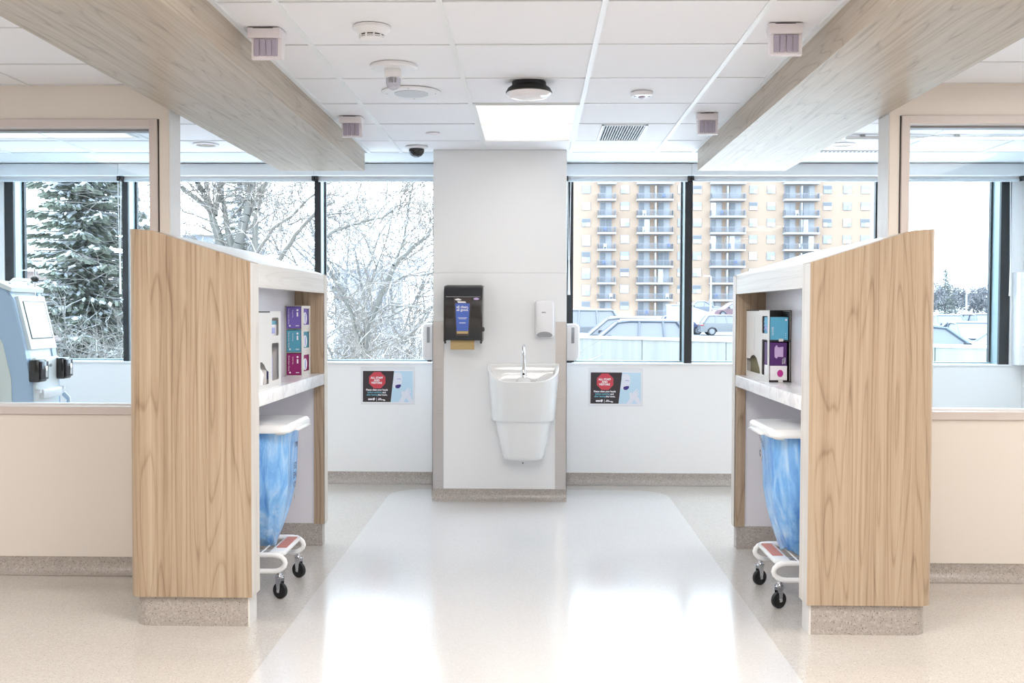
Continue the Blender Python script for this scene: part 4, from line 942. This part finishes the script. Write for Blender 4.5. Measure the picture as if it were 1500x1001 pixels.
for f in range(-1, 8):
    sl = base_row+FL*f
    for a, b in wins:
        if b < 838: continue
        tall = 4 if (f >= 3 and a < 870) else 0
        m = BM(); tbox(m, a, b, sl-22, sl-10+tall, TY-.12, TY+.05); w_ = obj('window', m, M_tfr, tw, smooth=0)
        mid = sl-16+tall*.5
        m = BM(); tbox(m, a+.6, b-.6, sl-21.3, mid-.3, TY-.16, TY-.12); obj('pane', m, rn.choice([M_tgl, M_tgl, M_tgl3, M_tgl2]), w_, smooth=0)
        xm_ = (a+b)/2
        for p, q in ((a+.6, xm_-.3), (xm_+.3, b-.6)):
            m = BM(); tbox(m, p, q, mid+.3, sl-10.7+tall, TY-.16, TY-.12); obj('pane', m, rn.choice([M_tgl3, M_tgl, M_tgl3]), w_, smooth=0)
    for a, b, doors in bals:
        m = BM(); tbox(m, a, b, sl-1.0, sl+1.6, TY-1.5, TY+.05); bal = obj('balcony', m, M_bslab, tw, smooth=0)
        m = BM(); p = a+.8
        while p < b-.8: bx(m, tX(p)-.02, tX(p)+.02, TY-1.45, TY-1.41, tZ(sl-.9), tZ(sl-9.2)); p += 1.25
        bx(m, tX(a+.5), tX(b-.5), TY-1.47, TY-1.39, tZ(sl-9.2)-.07, tZ(sl-9.2)); bx(m, tX(a+.5), tX(a+1.1), TY-1.45, TY, tZ(sl-1), tZ(sl-9.2)); bx(m, tX(b-1.1), tX(b-.5), TY-1.45, TY, tZ(sl-1), tZ(sl-9.2))
        obj('railing', m, M_rail, bal, smooth=0)
        if len(doors) > 1:
            xm_ = (doors[0][1]+doors[1][0])/2
            m = BM(); tbox(m, xm_+.5, xm_+2.5, sl-20, sl-1, TY-1.2, TY); obj('divider', m, M_bslab, bal, smooth=0)
        for di, (p, q) in enumerate(doors):
            m = BM(); tbox(m, p, q, sl-21.5, sl-1, TY-.1, TY+.05); d_ = obj('patio_door', m, M_tfr, tw, smooth=0)
            n_ = 2
            for k in range(n_):
                pp0 = p+(q-p)*k/n_+.5; pp1 = p+(q-p)*(k+1)/n_-.5
                m = BM(); tbox(m, pp0, pp1, sl-20.8, sl-1.6, TY-.14, TY-.1); obj('pane', m, [M_tgl2, M_tgl][k] if rn.random() < .75 else rn.choice([M_tgl, M_tgl2, M_tgl3]), d_, smooth=0)
        if rn.random() < .6:
            m = BM(); xx = tX(rn.uniform(a+3, b-6)); bx(m, xx, xx+.5, TY-1.1, TY-.6, tZ(sl-1)+.4, tZ(sl-1)+.45); bx(m, xx, xx+.5, TY-.65, TY-.6, tZ(sl-1)+.45, tZ(sl-1)+.95)
            for dx, dy in ((0, -1.1), (.45, -1.1), (0, -.65), (.45, -.65)): bx(m, xx+dx, xx+dx+.05, TY+dy, TY+dy+.05, tZ(sl-1), tZ(sl-1)+.42)
            o_ = obj('balcony_chair', m, rn.choice([M_plastic, mat('blue_chair', ext(110, 140, 210), .5), M_plastic])); tag(o_, 'small garden chair on the brick tower, %s balcony stack, %s visible storey' % (STK[bals.index((a, b, doors))], STO[f+1]), 'chair', 'chairs on the tower balconies')

# cars
M_cglass = mat('car_glass', ext(186, 188, 194), .4, spec=.2); M_tyre = mat('tyre', ext(60, 62, 70), .7); M_hub = mat('alloy_rim', ext(190, 194, 204), .3, .5)
M_tail = mat('tail_light', ext(200, 60, 70), .3)
def car(x, y, z, rz, col, lab, L=4.7, Hh=1.68, suv=True, snow=True):
    """local: length along X, nose at -X"""
    r = empty('car', (x, y, z), lab, 'car', 'parked cars in the snow', rz=rz)
    W = .92; h = L/2
    mc = mat('car_paint', tuple(v*.42 for v in col[:3])+(1,), .25, coat=.5)
    belt = Hh*.60
    low = [(-h, .35), (-h+.05, belt*.62), (-h+.25, belt*.86), (-h+1.15, belt), (h-.35, belt+.04), (h-.05, belt*.92), (h, .40), (h-.05, .28)]
    # wheel arches
    def arch(cx): return [(cx+.42*math.cos(PI*k/8), .30+.42*math.sin(PI*k/8)) for k in range(9)]
    poly = low+arch(h-.95)+arch(-h+.95)+[(-h+.1, .25)]
    m = BM()
    rings = []
    for yy, sc_ in ((-W, .96), (-W+.07, 1.0), (W-.07, 1.0), (W, .96)): rings.append([(px_*(1 if sc_ == 1 else .985), yy, (pz-.3)*sc_+.3 if pz > .5 else pz) for px_, pz in poly])
    ring_loft(m, rings); obj('body', m, mc, r, world=False, smooth=40)
    rr = h-.12 if suv else h-.95
    gh = [(-h+1.10, belt-.02), (-h+1.85, Hh-.06), (-h+2.3, Hh), (rr-.55, Hh-.02), (rr-.1, belt+.02)] if suv else [(-h+1.20, belt-.02), (-h+2.0, Hh-.05), (-h+2.5, Hh), (rr-.75, Hh-.04), (rr+.15, belt+.02)]
    def gring(wb_, wt_, yy_sign):
        return [(px_, yy_sign*(wb_ if pz < belt+.1 else wt_), pz) for px_, pz in gh]
    m = BM(); ring_loft(m, [gring(W-.06, W-.24, -1), gring(W-.06, W-.24, 1)]); cab = obj('glasshouse', m, M_cglass, r, world=False, smooth=30)
    # roof and pillars
    m = BM(); rx0, rx1 = gh[1][0], gh[3][0]
    bx(m, rx0+.1, rx1, -W+.22, W-.22, Hh-.06, Hh+.02, bev=.02)
    for s in (-1, 1):
        for (p, q), wd_ in (((gh[0], gh[1]), .05), ((gh[4], gh[3]), .09), (((gh[1][0]+.75, belt), (gh[1][0]+.8, Hh-.03)), .04), (((gh[1][0]+1.7, belt), (gh[1][0]+1.65, Hh-.03)), .05)):
            tube(m, [(p[0], s*(W-.055), p[1]), (q[0], s*(W-.225), q[1])], wd_, 6)
        tube(m, [(gh[1][0], s*(W-.22), gh[1][1]), (gh[2][0], s*(W-.22), Hh), (gh[3][0], s*(W-.22), gh[3][1])], .035, 6)
    obj('roof', m, mc, r, world=False)
    if snow:
        m = BM(); bx(m, rx0+.2, rx1-.1, -W+.26, W-.26, Hh+.015, Hh+.07, bev=.03)
        bx(m, -h+.35, -h+1.05, -W+.2, W-.2, belt*.93, belt*.93+.08, bev=.03); obj('snow_layer', m, M_snow, r, world=False)
    for s in (-1, 1):
        m = BM(); bx(m, -h+1.45, -h+1.62, s*(W+.02), s*(W+.22), belt+.02, belt+.17, bev=.03); obj('wing_mirror', m, M_tyre, r, world=False)
        m = BM(); bx(m, h-.28, h-.02, s*(W-.22), s*(W+.005), belt*.80, belt*.93, bev=.02); obj('tail_light', m, M_tail, r, world=False)
        for cx in (-h+.95, h-.95):
            m = lathe(BM(), (cx, s*(W-.22), .34), [(.30, 0), (.34, .03), (.34, .19), (.30, .21)], 20, 'Y') if s < 0 else lathe(BM(), (cx, W-.0, .34), [(.30, 0), (.34, -.03), (.34, -.19), (.30, -.21)], 20, 'Y')
            if s < 0: bmesh.ops.translate(m, verts=m.verts, vec=(0, -.21, 0))
            w_ = obj('wheel', m, M_tyre, r, world=False)
            m = lathe(BM(), (cx, s*(W+.005)-.005, .34), [(.22, 0), (.22, .012)], 16, 'Y'); obj('rim', m, M_hub, w_, world=False)
    return r
G = -.6
def cX(px, Y): return at(px, 460, Y).x
car(cX(922, 38), 38, G-.09, 0, ext(176, 188, 208), 'grey sport utility car broadside just behind the parapet', Hh=1.70)
car(cX(905, 44.5), 44.5, G-.02, 0, ext(236, 238, 244), 'white car just behind the grey sport utility car', Hh=1.70)
car(cX(843, 51), 51, G, 0, ext(232, 236, 244), 'tall white van beside the column at the back', L=5.0, Hh=2.02)
car(cX(1066, 86), 86, G, PI, ext(226, 230, 236), 'silver sport utility car parked below the ramp', L=4.8, Hh=1.66)
car(cX(1004, 87), 89, G, PI, ext(150, 170, 226), 'blue car next to the silver one, half behind the mullion', L=4.4, Hh=1.55)
car(cX(1072, 104), 104, .78, .2, ext(236, 190, 200), 'faded red car up on the ramp', L=4.5, Hh=1.5, suv=False)
car(cX(1025, 110), 111, 1.0, .1, ext(214, 224, 240), 'snowy pale blue car highest on the ramp', L=4.6, Hh=1.5, suv=False)
car(cX(1110, 100), 98, .40, .2, ext(206, 216, 230), 'grey car lower on the ramp beside the right station', L=4.5, Hh=1.5, suv=False)
car(cX(1352, 30), 30, G, PI, ext(200, 216, 236), 'pale blue car with big windscreen at the right window', L=4.8, Hh=1.56, suv=False)
car(cX(1492, 36), 36, G, 0, ext(226, 232, 240), 'white sedan at the right jamb of the right window', L=4.7, Hh=1.52, suv=False)
car(cX(1420, 46), 46, G, PI/2, ext(170, 180, 200), 'dark grey sedan between the two car rows, right window', L=4.6, Hh=1.5, suv=False)
car(cX(1385, 58), 58, G, PI/2, ext(196, 206, 226), 'silver blue wagon in the back row under the lamp post', L=4.7, Hh=1.8)
car(cX(1442, 58), 58, G, PI/2, ext(140, 152, 178), 'dark sport utility car in the back row by the right jamb', L=4.7, Hh=1.85)
# ramp and shed
rp = empty('ramp_wall', (17, 96, G), 'snow-topped sloping ramp wall above the silver car', 'wall')
xa, xb_ = cX(995, 96), cX(1120, 96)
obj('ramp_panel', prism(BM(), [(xa, G), (xb_, G), (xb_, at(1120, 484, 96).z), (cX(1065, 96), at(1065, 466, 96).z), (cX(1015, 96), at(1015, 450, 96).z), (xa, at(995, 446, 96).z)], 96, 96.4), M_bslab, rp)
obj('ramp_deck', prism(BM(), [(xa, G), (xb_, G), (xb_, .2), (xa, .85)], 96.4, 118), M_snow, rp)
sh = empty('white_shed', (at(995, 460, 72).x, 72, G), 'plain white roof shed beside the tower foot', 'shed')
s0, s1 = cX(982, 72), cX(1016, 72)
obj('wall', box(s0, s1, 72, 74, G, at(990, 447, 72).z), M_bslab, sh); obj('roof', box(s0-.05, s1+.05, 71.9, 74.1, at(990, 447, 72).z, at(990, 446, 72).z), M_snow, sh)
def lamp_post(px, Y, ptop, z0, lab, arm):
    x = cX(px, Y); zt = at(px, ptop, Y).z
    r = empty('street_lamp', (x, Y, z0), lab, 'lamp', 'lamp posts in the car park')
    obj('pole', tube(BM(), [(x, Y, z0), (x, Y, zt)], [.10, .07], 8), M_greyp, r); obj('lamp_head', box(x+arm*.05, x+arm*.75, Y-.12, Y+.12, zt-.04, zt+.08, bev=.02), M_greyp, r)
lamp_post(1041, 104, 405, .5, 'pale lamp post on the ramp in front of the tower', -1)
lamp_post(1415.5, 90, 418, G, 'dark lamp post among the cars at the right window', 1)

# houses behind the trees
M_rbrick = mat('pale_red_brick', ext(206, 176, 166), .8)
def house(px0, px1, ptop, Y, wallm, lab):
    x0, x1 = cX(px0, Y), cX(px1, Y); zt = at(px0, ptop, Y).z
    r = empty('house', ((x0+x1)/2, Y+4, -3), lab, 'house')
    obj('wall', box(x0, x1, Y, Y+8, -3, zt), wallm, r)
    m = BM(); prism(m, [(Y-.5, zt), (Y+4, zt+(x1-x0)*.22), (Y+8.5, zt)], x0-.4, x1+.4, 'YZ'); obj('roof', m, M_snow, r)
    n = 3
    for k in range(n):
        a_ = x0+(x1-x0)*(k+.3)/n; f_ = obj('window', box(a_, a_+(x1-x0)*.12, Y-.06, Y+.02, zt-2.2, zt-1.0), M_tfr, r); obj('pane', box(a_+.06, a_+(x1-x0)*.12-.06, Y-.1, Y-.05, zt-2.1, zt-1.1), M_tgl2, f_)
house(-40, 66, 398, 55, M_rbrick, 'pale red brick house low behind the spruce')
house(268, 318, 345, 62, mat('grey_siding', ext(196, 202, 210), .8), 'grey house roofed with snow behind the bare tree')
house(490, 570, 395, 75, mat('pale_siding', ext(214, 216, 222), .8), 'faint pale house behind the branches left of the column')

# trees
class Mesh:
    def __init__(s): s.v = []; s.f = []
    def seg(s, a, b, ra, rb, n):
        d = (b-a)
        if d.length < 1e-6: return
        d.normalize(); u = d.cross(Vector((.3, .2, 1) if abs(d.z) < .9 else (1, 0, 0))).normalized(); w_ = d.cross(u); i0 = len(s.v)
        for p, r_ in ((a, ra), (b, rb)):
            for k in range(n):
                q = 2*PI*k/n; s.v.append(tuple(p+(u*math.cos(q)+w_*math.sin(q))*r_))
        for k in range(n): s.f.append((i0+k, i0+(k+1) % n, i0+n+(k+1) % n, i0+n+k))
    def path(s, pts, rs, n):
        for i in range(len(pts)-1): s.seg(pts[i], pts[i+1], rs[i], rs[i+1], n)
    def quad(s, c, a, b):
        i0 = len(s.v); s.v += [tuple(c-a-b), tuple(c+a-b), tuple(c+a+b), tuple(c-a+b)]; s.f.append((i0, i0+1, i0+2, i0+3))
    def make(s, name, m_, parent, smooth=True):
        me = bpy.data.meshes.new(name); o_ = origin(parent); me.from_pydata([(x-o_.x, y-o_.y, z-o_.z) for x, y, z in s.v], [], s.f)
        if smooth: me.polygons.foreach_set('use_smooth', [True]*len(me.polygons))
        me.materials.append(m_); o = bpy.data.objects.new(name, me); COL.objects.link(o); o.parent = parent; return o
def snowbark(name, c, thr=.05):
    c = tuple(v*.58 for v in c[:3])+(1,); m = mat(name, c, .85); nt = NT(m); g = nt.n('NewGeometry'); s_ = nt.n('SeparateXYZ'); nt.l(g.outputs['Normal'], s_.inputs[0])
    nz = noise(nt, nt.coord(), 5, 3)
    f = nt.math('ADD', s_.outputs[2], nt.math('MULTIPLY', nt.math('SUBTRACT', nz, .5), 1.2))
    nt.l(nt.ramp(f, (thr, c), (thr+.35, srgb(156, 153, 150))), nt.b.inputs['Base Color']); return m
M_bark = snowbark('snowy_grey_bark', ext(182, 180, 172), .45); M_twig = snowbark('frosted_twig', ext(200, 188, 176), .25); M_far = snowbark('hazed_frosted_twig', ext(204, 208, 218), .1)  # distant twigs: haze put into their paler colour, besides the frost
M_brown = snowbark('snowy_brown_bark', ext(186, 178, 168), .25)
def rv(r_): return Vector((r_.uniform(-1, 1), r_.uniform(-1, 1), r_.uniform(-1, 1)))
def grow(mt, mw, p, d, L, r_, depth, rn_, droop=0.0, kids=3, nmin=3):
    pts = [p]; rs = [r_]; n = 4; dd = d.copy()
    for i in range(n):
        dd = (dd+rv(rn_)*.22+Vector((0, 0, -droop*.1))).normalized(); pts.append(pts[-1]+dd*(L/n)); rs.append(r_*(1-.6*(i+1)/n))
    (mt if depth >= 3 else mw).path(pts, rs, 6 if depth >= 3 else 3)
    if depth <= 0: return
    for k in range(kids+(1 if depth < 3 else 0)):
        i = rn_.randint(1, n); nd = (dd+rv(rn_)*.95).normalized()
        grow(mt, mw, pts[i], nd, L*rn_.uniform(.5, .78), max(rs[i]*.6, RMIN), depth-1, rn_, droop, kids)
RMIN = .006
def tree(px, Y, zb, Ht, r_, lab, seed, depth=4, kids=3, matb=None, matt=None, rmin=.008, group='frosted bare trees outside', forks=3, spread=.5):
    global RMIN
    RMIN = rmin; rn_ = random.Random(seed); x = cX(px, Y)
    root = empty('bare_tree', (x, Y, zb), lab, 'tree', group)
    mt, mw = Mesh(), Mesh(); b0 = Vector((x, Y, zb)); tp = b0+Vector((rn_.uniform(-.3, .3), 0, Ht*.28))
    mt.path([b0, (b0+tp)/2, tp], [r_*1.2, r_, r_*.85], 8)
    for k in range(forks):
        a_ = 2*PI*k/forks+rn_.uniform(0, 1); grow(mt, mw, tp+Vector((0, 0, -rn_.uniform(0, Ht*.1))), Vector((math.cos(a_)*spread, math.sin(a_)*spread, 1)).normalized(), Ht*.38, r_*.6, depth, rn_, 0, kids)
    mt.make('trunk', matb or M_bark, root); mw.make('twigs', matt or M_twig, root, False)
    return root
def limbs(Y, paths, lab, seed, wscale=1.0, twd=2, mb=None):
    global RMIN
    RMIN = .007; rn_ = random.Random(seed); mt, mw = Mesh(), Mesh()
    base = at(paths[0][0][0][0], paths[0][0][0][1], Y); root = empty('bare_tree', (base.x, Y, -3), lab, 'tree', 'large trees near the glass')
    for pts, w0, w1 in paths:
        P = [at(a_, b_, Y+rn_.uniform(-.4, .4)*(i/len(pts))) for i, (a_, b_) in enumerate(pts)]
        Q = []
        for i in range(len(P)-1):
            for k in range(3): Q.append(P[i].lerp(P[i+1], k/3)+rv(rn_)*.012)
        Q.append(P[-1]); n = len(Q); R_ = [(w0+(w1-w0)*i/(n-1))*Y/1500/2 for i in range(n)]
        mt.path(Q, R_, 8)
        for i in range(2, n):
            for _ in range(2):
                if rn_.random() < .45: continue
                d = (Q[i]-Q[i-1]).normalized(); grow(mt, mw, Q[i], (d+rv(rn_)*.9).normalized(), rn_.uniform(.5, 1.5)*Y/20, max(R_[i]*.3, .010), twd, rn_, .2, 3)
    mt.make('trunk', mb or M_bark, root); mw.make('twigs', M_twig, root, False)
limbs(20, [([(352, 560), (340, 430), (322, 352), (312, 325), (310, 308), (300, 285), (288, 266), (278, 238)], 16, 6),
           ([(311, 308), (283, 288), (266, 275), (236, 262)], 8, 4), ([(314, 316), (320, 290), (325, 262), (328, 225)], 9, 7),
           ([(360, 560), (350, 400), (334, 340), (326, 290), (322, 240)], 13, 5), ([(356, 560), (345, 370), (358, 325), (366, 295), (372, 262), (380, 220)], 16, 9),
           ([(372, 560), (374, 350), (376, 308), (382, 290), (392, 258), (396, 230)], 10, 6)], 'big pale forked tree behind the left station', 11)
limbs(17, [([(360, 470), (375, 372), (400, 335), (428, 316), (446, 296), (475, 276)], 6, 3), ([(395, 470), (410, 380), (432, 344), (462, 312), (490, 296)], 8, 4),
           ([(420, 330), (440, 322), (462, 318), (500, 312)], 3, 2)], 'leaning brownish tree left of the black mullion', 12, mb=M_brown)
limbs(15, [([(530, 600), (532, 540), (538, 478), (560, 430), (578, 388), (605, 362), (626, 345), (640, 325)], 11, 4), ([(530, 520), (514, 458), (505, 440), (488, 420)], 6, 3),
           ([(565, 425), (590, 405), (622, 402), (650, 396)], 4, 2), ([(470, 352), (492, 336), (522, 328), (560, 318), (592, 296)], 6, 2), ([(530, 470), (570, 448), (610, 450)], 3, 2), ([(578, 388), (592, 352), (600, 300), (606, 262)], 4, 2)],
      'slim slanted tree left of the white column', 13)
for i, (px, Y, Ht, r_, sd_) in enumerate([(486, 24, 9.5, .12, 1), (560, 30, 11, .14, 2), (594, 30, 9, .1, 3), (430, 34, 9, .10, 4), (380, 44, 10, .11, 5), (300, 48, 9, .10, 6), (235, 36, 7.5, .08, 7), (588, 44, 11, .12, 8), (520, 42, 14, .14, 9), (205, 24, 6.5, .08, 10)]):
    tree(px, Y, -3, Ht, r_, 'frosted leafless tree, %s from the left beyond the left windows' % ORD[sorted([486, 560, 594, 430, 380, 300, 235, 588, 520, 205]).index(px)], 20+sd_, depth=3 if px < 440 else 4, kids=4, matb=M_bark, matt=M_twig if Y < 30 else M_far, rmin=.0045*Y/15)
for i, (px, Y, sd_) in enumerate([(100, 18, 1), (160, 17, 2), (215, 18, 3), (260, 19, 4), (330, 18, 5), (400, 17, 6), (450, 18, 7), (490, 16, 8), (550, 17, 9), (572, 16, 10), (600, 20, 11), (180, 21, 12), (576, 21, 13), (515, 21, 14)]):
    tree(px, Y, -3, 5.2 if px > 180 else 4.6, .05, 'frosted thicket shrub low outside, %s from the left' % ORD[sorted([100, 160, 215, 260, 330, 400, 450, 490, 550, 572, 600, 180, 576, 515]).index(px)], 60+sd_, depth=4, kids=4, matb=M_brown, matt=M_twig, rmin=.0055, group='frosted shrubs outside', forks=5, spread=.9)

# spruce
def spruce(px, Y, zb, Ht, R0, lab, seed, nb=150, dens=26):
    rn_ = random.Random(seed); x = cX(px, Y); root = empty('spruce_tree', (x, Y, zb), lab, 'tree')
    tk, nd, sn = Mesh(), Mesh(), Mesh(); b0 = Vector((x, Y, zb)); tk.path([b0, b0+Vector((0, 0, Ht))], [.22, .02], 8)
    for i in range(nb):
        t = (i+rn_.random())/nb; z = Ht*(.06+.93*t); L = R0*(1-t)**.8*rn_.uniform(.7, 1.12)+.15; a_ = i*2.399+rn_.uniform(-.3, .3); d = Vector((math.cos(a_), math.sin(a_), -.12)); side = Vector((-d.y, d.x, 0))
        P = [b0+Vector((0, 0, z))+d*(L*q/6)+Vector((0, 0, .22*L*((q/6)**2)-.16*L*(q/6))) for q in range(7)]
        tk.path(P, [.035*(1-q/7) for q in range(7)], 4)
        n = int(dens*(.4+L/R0))
        for k in range(n):
            q = (k+rn_.random())/n; p = P[min(5, int(q*6))].lerp(P[min(6, int(q*6)+1)], q*6-int(q*6)); w_ = (1.05-q*.75)*L*.34; off = rn_.uniform(-1, 1)
            c = p+side*off*w_+Vector((0, 0, -.07-abs(off)*.12*rn_.random()))
            dr = (d*.8+side*off*1.1+Vector((0, 0, rn_.uniform(-.5, .1)))).normalized(); up = Vector((rn_.uniform(-.3, .3), rn_.uniform(-.3, .3), 1)); sd2 = dr.cross(up).normalized()
            nd.quad(c, dr*rn_.uniform(.09, .19), sd2*rn_.uniform(.02, .05)); nd.quad(c-Vector((0, 0, .03)), dr*rn_.uniform(.08, .16), Vector((0, 0, 1)).lerp(sd2, .3).normalized()*rn_.uniform(.02, .045))
            if rn_.random() < .60: sn.quad(c+Vector((0, 0, .022)), dr*rn_.uniform(.06, .15), (sd2*.7+Vector((0, 0, .55))).normalized()*rn_.uniform(.02, .045))
    tk.make('trunk', M_brown, root); nd.make('needles', mat('dusty_green_needles', ext(176, 182, 162), .8), root, False); o = sn.make('snow_on_boughs', M_snow, root, False)
spruce(128, 25, -3, 11.5, 2.6, 'tall snow-dusted spruce filling the leftmost window', 4, 190, 60)
spruce(352, 45, -3, 12.5, 2.2, 'hazy conifer behind the forked tree', 8, 110, 30)
spruce(1384, 150, G, 8.4, 3.0, 'small conifer on the skyline at the right window', 9, 90, 18)
for i, (px, ht) in enumerate([(1340, 6.5), (1365, 6), (1400, 6.4), (1425, 5.8), (1448, 6.8), (1475, 7)]):
    tree(px, 150+3*i, G, ht+1, .14, 'hazy leafless skyline tree, %s from the left at the right window' % ORD[i], 90+i, depth=4, kids=4, matb=M_far, matt=snowbark('lilac_haze_twig', ext(206, 200, 208), .3), rmin=.035, group='skyline trees at the right window', forks=6, spread=.9)  # lilac tone: distance haze put into the skyline twig colour
